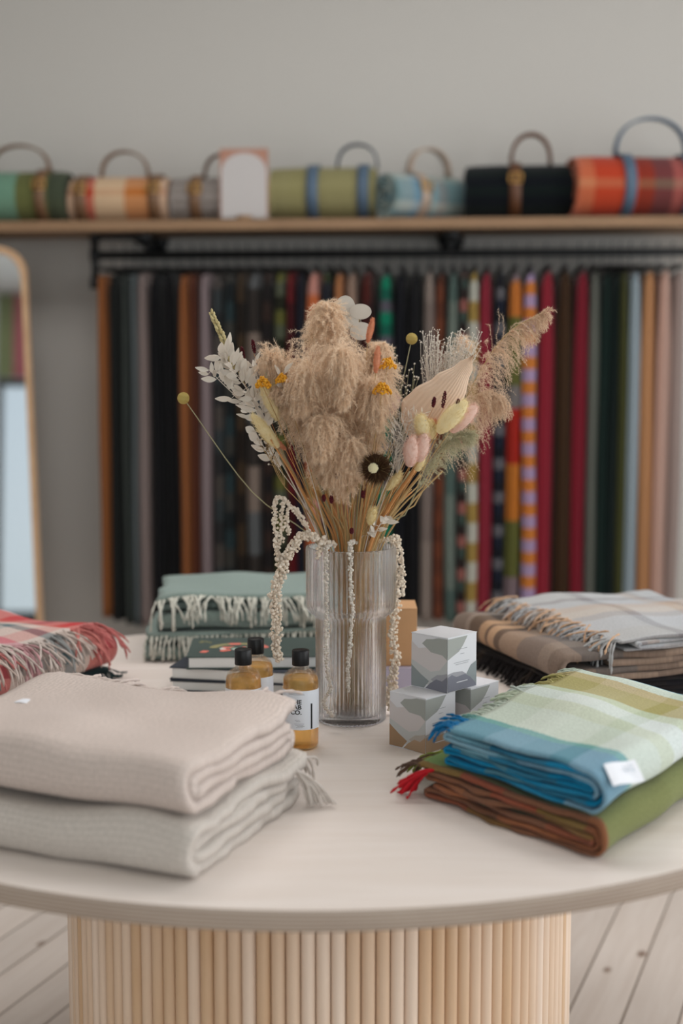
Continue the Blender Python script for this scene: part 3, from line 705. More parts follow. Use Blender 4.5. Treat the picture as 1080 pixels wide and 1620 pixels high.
# wheat ear
rt = flower('wheat_ear', 'pale bearded wheat ear pointing to the upper left', 'dried flower')
ax = track((372, 580, 2.22), (352, 535, 2.215), (333, 493, 2.21)); stalk(rt, stem_pts(ax[0]) + ax[1:], .0013, greyst)
g = G()
for i in range(34):
    t = i / 33; p = ax[int(t * (len(ax) - 1))]; d = (ax[-1] - ax[0]).normalized(); s = Vector((1 if i % 2 else -1, (i % 3 - 1) * .8, .2)).normalized()
    blob(g, p + s * .0042 * (1 - .35 * t), .0034 * (1 - .3 * t), ICO1, ax=(d + s * .45).normalized(), el=2.1, uv=(random.random(), 0))
g.build('grain_head', plant('wheat', (214, 200, 152), (196, 180, 130), trans=.1), rt)

# bunny tails
def bunny(label, x0, y0, x1, y1, Y, w, mat, hl=.006, stemmat=straw, n=500, name='bunny_tail'):
    rt = flower(name, label, 'dried flower'); a, b = at(x0, y0, Y), at(x1, y1, Y - .01)
    stalk(rt, stem_pts(a), .0010, stemmat)
    d = (b - a); Ln = d.length; dn = d.normalized(); q = Vector((0, 0, 1)).rotation_difference(dn).to_matrix(); rnd = np.random.default_rng(int(x0 + y0))
    g = G(); nn = 10; prof = []
    for i in range(nn + 1):
        t = i / nn; prof.append((max(.0003, w * (math.sin(PI * min(1, t * .92 + .06)) ** .6)), t * Ln))
    gg = G(); lathe(gg, prof, 14); g.add([q @ Vector(v) + a for v in gg.v], gg.f, [(random.random() * .3, 0)] * gg.n); g.build('fluffy_head', mat, rt)
    t = rnd.random(n); th = rnd.random(n) * 2 * PI; rr = w * np.sin(PI * np.clip(t * .92 + .06, 0, 1)) ** .6
    loc = np.stack([rr * np.cos(th), rr * np.sin(th), t * Ln], 1); dr = np.stack([np.cos(th) * .8, np.sin(th) * .8, np.full(n, 1.1)], 1)
    Mx = np.array(q); P0 = loc @ Mx.T + np.array(a)[None]; D = dr @ Mx.T; D /= np.linalg.norm(D, axis=1, keepdims=True)
    tri, uv = hairs(P0, D, 4, hl, .0003, .25, rnd); o = slivers('soft_hairs', tri, uv, mat, rt)
bunny('yellow bunny tail leaning left, below the white leaves', 440, 708, 398, 655, 2.13, .0085, paleyel, stemmat=amber)
bunny('pale yellow bunny tail upright beside the mustard yarrow on the left', 440, 665, 414, 606, 2.14, .008, paleyel)
bunny('second pale yellow bunny tail on the left, nearer the pampas', 446, 650, 432, 600, 2.15, .0085, paleyel)
bunny('pink bunny tail right of the dark thistle', 648, 738, 652, 690, 2.10, .0105, pinkb, stemmat=amber)
bunny('second pink bunny tail right of the dark thistle, slightly higher', 662, 730, 672, 684, 2.11, .0105, pinkb, stemmat=amber)
bunny('yellow bunny tail peeping out under the pink ones', 660, 745, 668, 700, 2.125, .0085, paleyel, stemmat=amber)
bunny('round yellow bunny tail at the base of the palm leaf', 672, 694, 664, 656, 2.11, .0105, paleyel)
bunny('small yellow bunny tail right beside the round one', 684, 694, 678, 664, 2.12, .007, paleyel)
bunny('yellow bunny tail lying across the foot of the palm leaf', 692, 684, 738, 634, 2.11, .0130, paleyel)
bunny('pink bunny tail furthest right, pointing to the upper right', 712, 682, 754, 642, 2.13, .0115, pinkb)
bunny('slim yellow bunny tail under the dark thistle on the right', 612, 775, 634, 748, 2.12, .0048, paleyel)
bunny('small yellow bunny tail low among the stems near the rim', 584, 830, 592, 804, 2.15, .0055, paleyel)
bunny('pale pink fluffy tail between the mustard yarrow and the palm leaf', 608, 655, 628, 628, 2.16, .010, plant('pale_pink_fluff', (236, 212, 198), trans=.3))
bunny('orange bunny tail base behind the pink tails', 672, 708, 668, 680, 2.14, .007, peachb)
bunny('small orange tail between the maroon tips', 688, 690, 684, 664, 2.135, .006, peachb)
bunny('slim peach spike at the top right of the tallest plume', 581, 542, 590, 503, 2.14, .0042, peachb, hl=.003, name='peach_spike')
bunny('slim peach spike beside the right plume, below the first spike', 594, 590, 598, 548, 2.10, .0044, peachb, hl=.003, name='peach_spike')
bunny('orange tail wedged under the left yellow bunny tail', 452, 712, 430, 690, 2.15, .0032, peachb, hl=.003, stemmat=amber, name='peach_spike')

# maroon tips
for i, (lb, x, y, Y, ln) in enumerate([('maroon seed head standing above the white leaves', 401, 548, 2.19, .02), ('maroon seed head just left of the tallest one', 384, 558, 2.20, .018), ('maroon seed head half hidden by the wheat ear', 376, 578, 2.21, .014),
    ('maroon cluster in front of the palm leaf, leftmost', 686, 636, 2.09, .014), ('slim maroon seed head in the middle of the palm leaf', 702, 632, 2.09, .024), ('small maroon seed head right on the palm leaf', 724, 638, 2.10, .012),
    ('dark red bud low among the stems, leftmost', 512, 788, 2.15, .009), ('dark red bud low among the stems beside the leftmost', 524, 790, 2.15, .011), ('dark red bud under the thistle', 574, 782, 2.14, .010), ('dark red bud lowest near the vase rim', 556, 840, 2.16, .008), ('dark red bud hanging below the centre plume', 534, 752, 2.13, .010)]):
    rt = flower('maroon_seed_head', lb); c = at(x, y, Y); stalk(rt, stem_pts(c - Vector((0, 0, ln / 2))), .0006, amber, 5)
    g = G(); dd = (Vector(((x - 556) / 900, 0, 1))).normalized()
    for k in range(26):
        t = (k + .5) / 26 - .5; aa = k * 2.4; rr = .0022 * math.sqrt(max(.05, 1 - 4 * t * t)); blob(g, c + dd * ln * t + Vector((math.cos(aa), math.sin(aa), 0)) * rr, .0016, ICO1, uv=(random.random(), 0))
    g.build('seed_head', maroon, rt)

# mustard yarrow
for lb, x, y, Y, w in [('mustard yarrow head right of the centre plume', 604, 622, 2.085, .014), ('mustard yarrow head just above the other on the right', 612, 582, 2.12, .013), ('mustard yarrow head among the white leaves on the left', 416, 612, 2.11, .012), ('small mustard yarrow head at the edge of the left plume', 446, 603, 2.11, .009)]:
    rt = flower('yarrow', lb); c = at(x, y, Y); stalk(rt, stem_pts(c), .0012, straw); g = G(); rnd = random.Random(x)
    for k in range(150):
        a = rnd.random() * 2 * PI; q = math.sqrt(rnd.random()); blob(g, c + Vector((q * math.cos(a) * w, q * math.sin(a) * w * .7, (1 - q * q) * w * 1.0 + rnd.gauss(0, .0012))), rnd.uniform(.0012, .0024), ICO1, uv=(rnd.random(), 0))
    g.build('flower_head', mustard, rt)

# lunaria discs
rt = flower('lunaria', 'silvery translucent honesty discs at the very top of the bouquet', 'dried flower'); base = at(560, 560, 2.22); stalk(rt, stem_pts(base) + bez(base, at(566, 530, 2.22), at(568, 505, 2.21), 4)[1:], .001, straw)
for x, y, rx, ry, Y, ro in [(546, 485, 15, 17, 2.215, .2), (570, 493, 17, 12, 2.21, .05), (571, 524, 18, 14, 2.205, .1), (553, 508, 15, 13, 2.22, 0), (534, 492, 12, 16, 2.225, .1)]:
    c = at(x, y, Y); k = Y / 2250; g = G(); nr = 28; v = []
    n_ = Vector((random.uniform(-.25, .25), -1, random.uniform(-.2, .3))).normalized(); ux = n_.orthogonal().cross(n_); ux = Vector((1, 0, 0)) - n_ * n_.x; ux.normalize(); uz = n_.cross(ux); uz = -uz if uz.z < 0 else uz
    for sd in (-1, 1):
        v.append(c + n_ * .0007 * sd)
        for i in range(nr):
            a = 2 * PI * i / nr; v.append(c + ux * (math.cos(a + ro) * rx * k) + uz * (math.sin(a + ro) * ry * k) + n_ * .0002 * sd)
    f = []
    for i in range(nr):
        j = (i + 1) % nr; f += [(0, 1 + i, 1 + j), (nr + 1, nr + 2 + j, nr + 2 + i), (1 + i, nr + 2 + i, nr + 2 + j, 1 + j)]
    g.add(v, f); tube(g, [v[1 + i] for i in range(nr)] + [v[1]], .0004, 4); tube(g, [at(567, 535, 2.22), at((x + 567) / 2 + 3, (y + 535) / 2, Y), c - uz * ry * k], .0005, 4)
    g.build('seed_disc', lunar, rt, smooth=False)

# bleached leaves
def leaf(g, p, d, n, L, W, curl=.2, m=0):
    d = Vector(d).normalized(); n = Vector(n); n = (n - d * n.dot(d)).normalized(); s = d.cross(n); N = 7; v = []; f = []
    for i in range(N + 1):
        t = i / N; w_ = W * math.sin(PI * min(1, t * .95 + .03)) ** .8 * (1 - .3 * t); c = p + d * L * t + n * (curl * L * t * t)
        v += [c - s * w_ + n * w_ * .35, c, c + s * w_ + n * w_ * .35]
    for i in range(N):
        a = i * 3; f += [(a, a + 1, a + 4, a + 3), (a + 1, a + 2, a + 5, a + 4)]
    # give the blade thickness
    b = len(v); v2 = [q - n * .0004 for q in v]; f2 = [tuple(b + i for i in reversed(q)) for q in f]
    g.add(v + v2, f + f2, [(random.random() * .4, 0)] * (2 * b), m)
def leafy(label, trk, n, L, W, seed, name='bleached_ruscus', spread=1.0):
    rt = flower(name, label); rnd = random.Random(seed); ax = track(*trk); stalk(rt, stem_pts(ax[0]) + ax[1::2], .0012, white_leaf); g = G()
    for i in range(n):
        t = (i + .5) / n; k = t * (len(ax) - 1); p = ax[int(k)]; T_ = (ax[min(int(k) + 1, len(ax) - 1)] - ax[max(int(k) - 1, 0)]).normalized()
        sd = Vector((rnd.gauss(0, 1), rnd.gauss(0, .7), rnd.gauss(0, .8))); sd = (sd - T_ * sd.dot(T_)).normalized()
        st = p + sd * rnd.uniform(0, .012) * spread; tube(g, [p, st], .0005, 4, uv=(.5, 0))
        leaf(g, st, T_ * .8 + sd * spread, Vector((rnd.gauss(0, .6), -1, rnd.gauss(0, .6))), L * rnd.uniform(.7, 1.15), W * rnd.uniform(.8, 1.2), rnd.uniform(-.2, .35))
    return g.build('leaves', white_leaf, rt)
leafy('white bleached leaf branch at the left of the bouquet', [(425, 680, 2.17), (400, 630, 2.17), (372, 590, 2.17), (345, 555, 2.17)], 74, .025, .0056, 5, spread=1.15)
leafy('lower white bleached leaf sprig reaching furthest left', [(420, 690, 2.19), (385, 640, 2.19), (350, 605, 2.18), (328, 582, 2.18)], 26, .022, .0048, 6, spread=.8)
leafy('white bleached sprig standing just right of the wheat ear', [(420, 660, 2.20), (410, 610, 2.20), (400, 570, 2.20)], 12, .024, .005, 7, spread=.7)
leafy('white leaf sprig hanging below the left yellow bunny tail', [(440, 740, 2.2), (420, 712, 2.2), (402, 680, 2.2)], 10, .022, .007, 8, spread=.7)
leafy('white leaf sprig low in the front right near the vase rim', [(592, 850, 2.18), (598, 835, 2.17), (612, 812, 2.16)], 11, .018, .0045, 9)
leafy('small white leaf peeping over the left plume', [(450, 615, 2.13), (448, 596, 2.12), (452, 588, 2.12)], 3, .018, .0045, 10, spread=.5)
leafy('curly white sprig between the thistle and the palm leaf', [(622, 740, 2.14), (628, 700, 2.13), (640, 660, 2.13)], 26, .013, .0014, 11, name='curly_white_sprig')
leafy('curly white sprig spreading along the lower edge of the palm leaf', [(640, 700, 2.13), (650, 670, 2.12), (672, 652, 2.11)], 26, .014, .0012, 12, name='curly_white_sprig')

# palm spear
rt = flower('palm_leaf', 'cream pleated palm leaf cut to a point, right of centre', 'dried leaf')
b0, tip = at(655, 695, 2.17), at(748, 562, 2.14); stalk(rt, stem_pts(b0), .0022, straw); ax_ = tip - b0; dn = ax_.normalized(); nn = Vector((.1, -1, .25)); nn = (nn - dn * nn.dot(dn)).normalized(); sd = dn.cross(nn); sd = sd if sd.x > 0 else -sd
g = G(); NI, NJ = 26, 24; v = []; f = []
def hw(t, s):
    pts = [(0, .014), (.1, .030), (.25, .040), (.4, .036), (.62, .024), (.85, .010), (1, .0008)] if s < 0 else [(0, .010), (.15, .017), (.35, .021), (.6, .021), (.85, .011), (1, .0008)]
    for (a, x), (b, y) in zip(pts, pts[1:]):
        if t <= b: q = (t - a) / (b - a); q = q * q * (3 - 2 * q); return 1.22 * (x + (y - x) * q)
    return .0008
for i in range(NI + 1):
    t = i / NI
    for j in range(NJ + 1):
        s = j / NJ * 2 - 1; z = .0007 * (1 if j % 2 else -1) * (1 - t * .6); v.append(b0 + ax_ * t + sd * (hw(t, s) * s) + nn * (z + .012 * (1 - s * s) * math.sin(PI * t)) )
for i in range(NI):
    for j in range(NJ): a = i * (NJ + 1) + j; f.append((a, a + 1, a + NJ + 2, a + NJ + 1))
g.add(v, f); o = g.build('pleated_blade', palm_m, rt, smooth=False); md = o.modifiers.new('thickness', 'SOLIDIFY'); md.thickness = .0006

# dark thistle
rt = flower('dried_thistle', 'round dark bristly thistle with a cream centre, facing front', 'dried flower'); c = at(595, 741, 2.075); stalk(rt, stem_pts(c + Vector((0, .02, -.01))), .0018, amber)
fd = Vector((-.12, -1, .02)).normalized(); ux = Vector((0, 0, 1)).cross(fd).normalized(); uz = fd.cross(ux); uz = uz if uz.z > 0 else -uz
g = G(); blob(g, c + Vector((0, .006, 0)), .021, ICO2, ax=fd, el=.55, uv=(0, 0)); g.build('flower_base', darkb, rt)
n = 1500; th = RNG.random(n) * 2 * PI; q = RNG.uniform(.15, 1, n); U, Z_, Fd = np.array(ux), np.array(uz), np.array(fd)
rd = np.cos(th)[:, None] * U + np.sin(th)[:, None] * Z_
P0 = np.array(c) + rd * (q * .0185)[:, None] + Fd * (.006 - .004 * q)[:, None]; D = rd * (.4 + q)[:, None] + Fd * (1.1 - q)[:, None]; D /= np.linalg.norm(D, axis=1, keepdims=True)
tri, uv = hairs(P0, D, 2, .011, .0007, .12); slivers('bristles', tri, uv, darkb, rt)
sel = RNG.random(n) < .09; tri, uv = hairs(P0[sel] + Fd * .001, D[sel], 1, .0135, .0004, .1); slivers('pale_bristles', tri, uv, straw, rt)
g = G()
for k in range(90):
    a = k * 2.4; q2 = math.sqrt(k / 90) * .0072; blob(g, c + Vector((-.0035, 0, .001)) + ux * q2 * math.cos(a) + uz * q2 * math.sin(a) + fd * (.0135 - q2 * .4), .0011, ICO1)
g.build('flower_centre', creamc, rt)

# white broom sprays and budded twigs
def spray(label, base, tops, Y, n, seed, mat, bud=.0011, wr=.00045, name='white_broom', wig=.006):
    rt = flower(name, label); rnd = random.Random(seed); b = at(*base, Y); stalk(rt, stem_pts(b), .0014, straw); g = G(); g2 = G()
    for i in range(n):
        x = rnd.uniform(tops[0], tops[1]); y = rnd.uniform(tops[2], tops[3]); e = at(x, y, Y + rnd.uniform(-.03, .03)); m_ = b.lerp(e, .5) + Vector((rnd.gauss(0, wig), rnd.gauss(0, wig), rnd.gauss(0, wig)))
        p = bez(b, m_, e, 9); tube(g, p, wr, 4, uv=(rnd.random(), 0))
        for k in range(4):
            j = rnd.randint(5, 9); dd = Vector((rnd.gauss(0, 1), rnd.gauss(0, 1), rnd.uniform(.2, 1.6))).normalized() * rnd.uniform(.004, .012); q = p[j] + dd
            tube(g, [p[j], q], wr * .7, 3, uv=(rnd.random(), 0)); blob(g2, q, bud * rnd.uniform(.7, 1.4), ICO1, uv=(rnd.random(), 0))
        blob(g2, e, bud * 1.2, ICO1)
    g.build('twigs', mat, rt); g2.build('buds', white_leaf, rt)
spray('fine white broom spray standing above the palm leaf', (688, 690), (664, 762, 522, 575), 2.24, 115, 3, white_leaf)
spray('sparse budded twig between the plume and the white broom', (640, 700), (596, 662, 555, 620), 2.24, 16, 4, greyst, bud=.0014, name='budded_twig')
spray('sparse budded twig at the left, above the billy button stem', (450, 770), (402, 425, 690, 720), 2.16, 7, 5, straw, bud=.0014, name='budded_twig')
spray('wispy white spray beside the curly sprigs', (628, 750), (610, 660, 640, 700), 2.15, 34, 6, white_leaf, bud=.0007, wr=.0003, name='white_broom')
spray('golden wispy spray at the foot of the right plumes', (585, 800), (560, 640, 690, 740), 2.17, 26, 7, straw, bud=.0008, wr=.0003, name='golden_broom')

# plain stems without a head
for i in range(46):
    rnd = random.Random(500 + i); x = 478 + i * 3.9 + rnd.uniform(-4, 4); y = rnd.uniform(690, 790); Y = rnd.uniform(2.19, 2.30)
    if abs(x - 556) > 70: y = rnd.uniform(740, 800)
    o = thing('straw_stem', 'bare straw coloured stem in the fan of stalks above the rim', 'stem', group=BQ); c = at(x, y, Y); mt = [straw, amber, straw, greyst][i % 4]
    sp = stem_pts(c, bot=(VX + rnd.uniform(-.032, .032), VY + rnd.uniform(-.03, .03), TZ + .016), rim=rnd.uniform(.02, .056)); g = G(); tube(g, sp, rnd.choice([.0009, .0013, .0018]), 6, uv=(rnd.random(), 0)); g.build('stem', mt, o)
# long bare blades on the flanks
for lb, x, y, Y, mt, r_ in [('olive green stalk crossing at the left flank of the bouquet', 432, 690, 2.15, greyst, .0022), ('terracotta stalk slanting up to the left yellow tail', 428, 695, 2.12, amber, .0016), ('thin dark green blade beside the yellow tails', 420, 590, 2.13, greyst, .0008), ('thick pale stalk slanting right under the pink tails', 655, 745, 2.10, amber, .0026), ('second thick pale stalk slanting right, behind the first', 664, 752, 2.13, straw, .0022), ('long pale stalk along the right flank', 700, 745, 2.24, straw, .0014)]:
    o = thing('long_stalk', lb, 'stem'); g = G(); tube(g, stem_pts(at(x, y, Y)), r_, 6, uv=(.4, 0)); g.build('stem', mt, o)

# hanging amaranthus
def amaranth(label, pts, r0, r1, seed, dens=1.0, mat=cream_m):
    rt = flower('hanging_amaranthus', label, 'dried flower'); rnd = random.Random(seed); P = spline([at(*q) for q in pts], 10); g = G()
    tube(g, P, .0011, 5, uv=(.5, 0)); g.build('stem', mat, rt); g = G(); L = sum((P[i + 1] - P[i]).length for i in range(len(P) - 1)); N = int(L / .0013 * dens)
    for i in range(N):
        t = i / N; k = t * (len(P) - 1); a = P[int(k)].lerp(P[min(int(k) + 1, len(P) - 1)], k - int(k)); R_ = ((r0 + (r1 - r0) * t) * 1.35) * (.75 + .45 * abs(noise.noise(Vector((t * L * 60, seed, 0)))) * 1.6)
        an = rnd.random() * 2 * PI; q = math.sqrt(rnd.random()) * R_; d = Vector((math.cos(an), math.sin(an), rnd.uniform(-.5, .5)))
        blob(g, a + d * q, rnd.uniform(.0018, .0033) * (.75 + R_ * 60 * .5), ICO1, uv=(rnd.random(), 0))
    g.build('blossom_rope', mat, rt)
Yf = 2.172
amaranth('thick ivory amaranthus rope looping over the rim and hanging left', [(520, 862, 2.19), (498, 850, 2.175), (478, 848, 2.165), (458, 875, 2.155), (446, 900, 2.15), (437, 930, 2.15), (436, 960, 2.15), (437, 990, 2.15), (436, 1020, 2.15), (441, 1046, 2.15)], .0098, .0070, 1, 3.2)
amaranth('ivory amaranthus strand arching up and down at the far left', [(497, 852, 2.2), (470, 815, 2.17), (450, 790, 2.16), (437, 790, 2.16), (434, 820, 2.16), (437, 860, 2.16), (441, 888, 2.16)], .0012, .0050, 2, 1.6)
amaranth('short ivory amaranthus strand beside the far left arch', [(480, 820, 2.17), (460, 800, 2.165), (447, 795, 2.16), (446, 825, 2.16), (444, 862, 2.16)], .0012, .0042, 3, 1.3)
amaranth('short curled ivory amaranthus tip left of the rim', [(490, 840, 2.18), (470, 806, 2.165), (456, 806, 2.16), (454, 828, 2.16), (458, 846, 2.16)], .0015, .003, 13, 1.2)
amaranth('slim white amaranthus strand down the left front of the vase', [(530, 862, 2.20), (517, 864, 2.17), (515, 880, 2.168), (515, 920, 2.168), (517, 965, 2.168), (516, 1010, 2.168), (517, 1060, 2.168), (522, 1090, 2.17), (512, 1112, 2.17), (520, 1126, 2.17), (527, 1134, 2.17)], .0030, .0020, 4, 1.2, white_leaf)
amaranth('slim white amaranthus strand down the middle of the vase', [(560, 858, 2.2), (555, 858, 2.172), (554, 880, 2.168), (555, 930, 2.168), (557, 970, 2.168), (554, 1020, 2.168), (550, 1060, 2.168), (552, 1095, 2.17)], .0034, .0020, 5, 1.4, white_leaf)
amaranth('knobbly ivory amaranthus strand hanging at the right of the rim', [(610, 856, 2.22), (626, 848, 2.21), (633, 870, 2.21), (636, 900, 2.21), (638, 925, 2.21), (638, 943, 2.21)], .0034, .0026, 6, 1.5)
amaranth('long beige amaranthus rope down the right side of the vase', [(600, 858, 2.26), (622, 856, 2.27), (628, 900, 2.275), (626, 950, 2.275), (622, 1000, 2.275), (624, 1050, 2.275), (618, 1090, 2.275), (614, 1125, 2.275)], .0050, .0075, 7, 2.2)
amaranth('ivory tuft of amaranthus lying on the vase rim', [(520, 858, 2.18), (508, 860, 2.172), (504, 872, 2.17), (502, 884, 2.168)], .0052, .003, 8, 1.8)

# ------------------------------------------------------------------ bottles
capm = plain('black_cap', (10, 10, 12), .42, spec=.35)
labm = plain('label_paper', (226, 230, 238), .6)
inkm = plain('black_ink', (20, 20, 22), .7); greyink = plain('grey_ink', (150, 152, 156), .7)
clearp = glassy('clear_plastic', (.99, .985, .97, 1), clear=.75, ior=1.4)
liq = glassy('amber_liquid', (1, .78, .46, 1), clear=.5, ior=1.25, rough=.05)
body = [(.001, 0), (.024, 0), (.0275, .0022), (.029, .007), (.029, .108), (.0283, .116), (.0255, .1235), (.0205, .1285), (.0150, .1315), (.0128, .1335), (.0128, .142)]
def curved(g, pts, r, m=0):
    "flat artwork (x along the arc, z up) bent onto a cylinder of radius r facing -Y"
    return [Vector((r * math.sin(x / r), -r * math.cos(x / r), z)) for x, z in pts]
def wrapstrip(g, x0, x1, z0, z1, r, m=0, th=0):
    n = max(2, int(abs(x1 - x0) / .0015)); v = []
    for i in range(n + 1):
        x = x0 + (x1 - x0) * i / n; v += curved(g, [(x, z0), (x, z1)], r)
    g.add(v, [(2 * i, 2 * i + 2, 2 * i + 3, 2 * i + 1) for i in range(n)], m=m)
def textmesh(txt, size, weight=.0):
    c = bpy.data.curves.new('txt', 'FONT'); c.body = txt; c.size = size; c.offset = weight; c.resolution_u = 4
    o = bpy.data.objects.new('txt', c); COL.objects.link(o); bpy.context.view_layer.update()
    me = bpy.data.meshes.new_from_object(o.evaluated_get(bpy.context.evaluated_depsgraph_get()))
    v = [(q.co.x, q.co.y) for q in me.vertices]; f = [tuple(p.vertices) for p in me.polygons]
    bpy.data.objects.remove(o); bpy.data.curves.remove(c); bpy.data.meshes.remove(me); return v, f
def bottle(label, x, y, rz):
    rt = thing('soap_bottle', label, 'bottle', (x, y, TZ), rz); rt.scale = (.93, .93, .915)
    g = G(); lathe(g, body, 56); lathe(g, [(.0118, .142), (.0118, .1335), (.0148, .1300), (.0250, .1218), (.0278, .1145), (.0283, .107), (.0283, .0075), (.026, .0032), (.001, .0012)], 56); g.build('clear_body', clearp, rt)
    g = G(); lathe(g, [(.001, .0018), (.0258, .0036), (.0279, .008), (.0279, .107), (.0274, .1140), (.0262, .1180), (.0001, .1180)], 56); g.build('amber_liquid', liq, rt)
    g = G(); lathe(g, [(.0001, .1375), (.0136, .1375), (.0138, .1382), (.0138, .1615), (.0132, .1625), (.0001, .1625)], 48, rib=lambda a, r, z: .00012 * math.cos(a * 60) if r > .0137 else 0); lathe(g, [(.0118, .1628), (.0105, .1632), (.0001, .1632)], 40); g.build('cap', capm, rt)
    g = G(); wrapstrip(g, -.0290 * 2.3, .0290 * 2.3, .036, .1005, .02925); lb = g.build('paper_label', labm, rt)
    g = G(); r = .0294
    for i, (t, z) in enumerate([('THE', .0790), ('LAB', .0705), ('CO.', .0620)]):
        v, f = textmesh(t, .0105, .00035); wmax = max(q[0] for q in v); mn = min(q[0] for q in v); sc = (.0185 if i < 2 else .0185) / (wmax - mn)
        g.add(curved(g, [((q[0] - mn) * sc - .0195, q[1] * .95 + z) for q in v], r), f, m=0)
    wrapstrip(g, .0145, .0178, .0372, .0790, r)
    for k, (zz, x0, x1) in enumerate([(.0960, -.023, .002), (.0942, -.023, .004)]): wrapstrip(g, x0, x1, zz, zz + .0007, r, m=1)
    for zz, x0, x1 in [(.0520, -.012, -.004), (.0500, -.010, -.003), (.0460, -.013, .003), (.0440, -.011, .002), (.0422, -.008, .004), (.040, -.01, .001)]: wrapstrip(g, x0, x1, zz, zz + .0006, r, m=1)
    g.build('printing', [inkm, greyink], lb, smooth=False)
bottle('amber soap bottle with black cap nearest the vase, its label in full view', -.061, 2.085, R(6))
bottle('amber soap bottle with black cap furthest left, half hidden by the oatmeal throw', -.147, 2.090, R(-4))
bottle('amber soap bottle with black cap standing behind the leftmost bottle', -.133, 2.170, R(2))

# ------------------------------------------------------------------ candle boxes with paper mountains
card = plain('white_card', (218, 218, 222), .7)
def cmat(n, c): return plain(n, c, .75)
greenish, sagey, blush = cmat('print_sage', (160, 163, 158)), cmat('print_light_sage', (188, 190, 189)), cmat('print_blush', (204, 197, 196))
m_l = cmat('print_slate_lilac', (120, 121, 132)), cmat('print_stone_green', (138, 146, 147)), cmat('print_grey', (158, 158, 164))
m_b = cmat('print_tan', (172, 144, 116)), cmat('print_taupe', (176, 168, 160)), cmat('print_brown', (158, 128, 98))
def candle_box(label, loc, rz, cols):
    rt = thing('candle_box', label, 'box', loc, rz); W, H = .070, .0825
    g = G(); box(g, (0, 0, H / 2), (W, W, H), bev=.0006); g.build('carton', card, rt, smooth=False)
    g = G(); v = [(-W / 2 - .0002, -W / 2 - .0002, H), (W / 2 + .0002, -W / 2 - .0002, H), (W / 2 + .0002, W / 2, H), (-W / 2 - .0002, W / 2, H)]
    box(g, (0, -.0, H + .0006), (W + .0008, W + .0008, .0011)); box(g, (-W / 2 - .0003, -W / 2 * 0, H - .004), (.0004, .05, .0002)); g.build('lid_flap', card, rt, smooth=False)
    g = G(); e = .0003
    def art(face, polys):
        for k, (m, P) in enumerate(polys):
            ee = e + k * .00006
            if face == 0: v = [Vector((x * W - W / 2, -W / 2 - ee, z * H)) for x, z in P]      # front left face (x from its left edge)
            else: v = [Vector((W / 2 + ee, x * W - W / 2, z * H)) for x, z in P]
            g.add(v, [tuple(range(len(v)))], m=m)
    # colours: 0 sage, 1 light, 2 blush, 3.. series
    art(0, [(2, [(0, .10), (1, .08), (1, .80), (.72, .84), (.45, .78), (.2, .74), (0, .86)]), (1, [(0, .30), (.18, .18), (.42, .10), (1, .12), (1, .60), (.8, .40), (.55, .34), (.3, .42), (0, .52)]),
            (0, [(.3, .84), (.55, .70), (.86, .68), (1, .60), (1, .985), (.75, .985), (.6, .95), (.42, .93)]),
            (4, [(0, .02), (.36, .02), (.5, .16), (.28, .26), (.1, .36), (0, .42)]), (5, [(.55, .2), (.72, .30), (.86, .32), (1, .36), (1, .05), (.8, .06)]), (3, [(.4, .02), (1, .0), (1, .30), (.86, .2), (.7, .22), (.52, .12)])])
    art(1, [(0, [(0, .60), (.18, .66), (.38, .72), (.52, .82), (.68, .985), (0, .985)]), (4, [(.62, .24), (.8, .42), (1, .48), (1, .02), (.6, .02)]), (5, [(0, .34), (.2, .36), (.5, .34), (.68, .26), (.68, .02), (0, .02)]), (3, [(0, .28), (.14, .32), (.3, .26), (.6, .28), (.78, .20), (.95, .08), (1, .01), (0, .01)])])
    cc = [greenish, sagey, blush] + list(cols); g.build('mountain_print', cc, rt, smooth=False)
    g = G()
    def ln(x0, x1, z): g.add([Vector((W / 2 + .0008, x * W - W / 2, zz * H)) for x, zz in ((x0, z), (x1, z), (x1, z + .008), (x0, z + .008))], [(0, 1, 2, 3)])
    for x0, x1, z in [(.3, .66, .76), (.42, .56, .67), (.2, .74, .52), (.26, .70, .485)]: ln(x0, x1, z)
    g.build('fine_print', greyink, rt, smooth=False)
    g = G(); g.add([Vector((W / 2 + .0008, x * W - W / 2, zz * H)) for x, zz in ((.3, .15), (.68, .15), (.68, .165), (.3, .165))], [(0, 1, 2, 3)]); g.build('pale_line', card, rt, smooth=False)
candle_box('small carton with tan paper mountains, lower left of the three candle boxes', (.122, 2.096, TZ), R(-43), (m_b[0], m_b[2], m_b[1]))
candle_box('small carton with grey mountains at the lower right, half covered by blue fringe', (.194, 2.160, TZ), R(-43), (m_l[2], m_l[1], greenish))
candle_box('small carton with slate mountains resting on top of the other two boxes', (.156, 2.128, TZ + .0838), R(-43), (m_l[0], m_l[1], m_l[2]))

# ------------------------------------------------------------------ books
pages = plain('book_pages', (232, 232, 230), .85); 
def book(label, loc, rz, w, d, h, cover, spine_left=False):
    rt = thing('hardback_book', label, 'book', loc, rz); t = .0026
    g = G(); box(g, (w / 2, d / 2, h / 2), (w - .008, d - .006, h - 2 * t), bev=.0005); g.build('page_block', pages, rt, smooth=False)
    g = G(); box(g, (w / 2, d / 2, t / 2), (w, d, t), bev=.0008); box(g, (w / 2, d / 2, h - t / 2), (w, d, t), bev=.0008)
    box(g, (w / 2, d - .001, h / 2), (w, t, h), bev=.0008); g.build('cover', cover, rt, smooth=False); return rt
navy = plain('navy_cover', (34, 42, 56), .55); dgreen = plain('dark_green_cover', (58, 74, 70), .5)
bluec = plain('dusty_blue_cover', (96, 120, 138), .55)
book('dark navy hardback lowest of the three stacked books', (-.300, 2.440, TZ), R(-9), .26, .19, .020, navy)
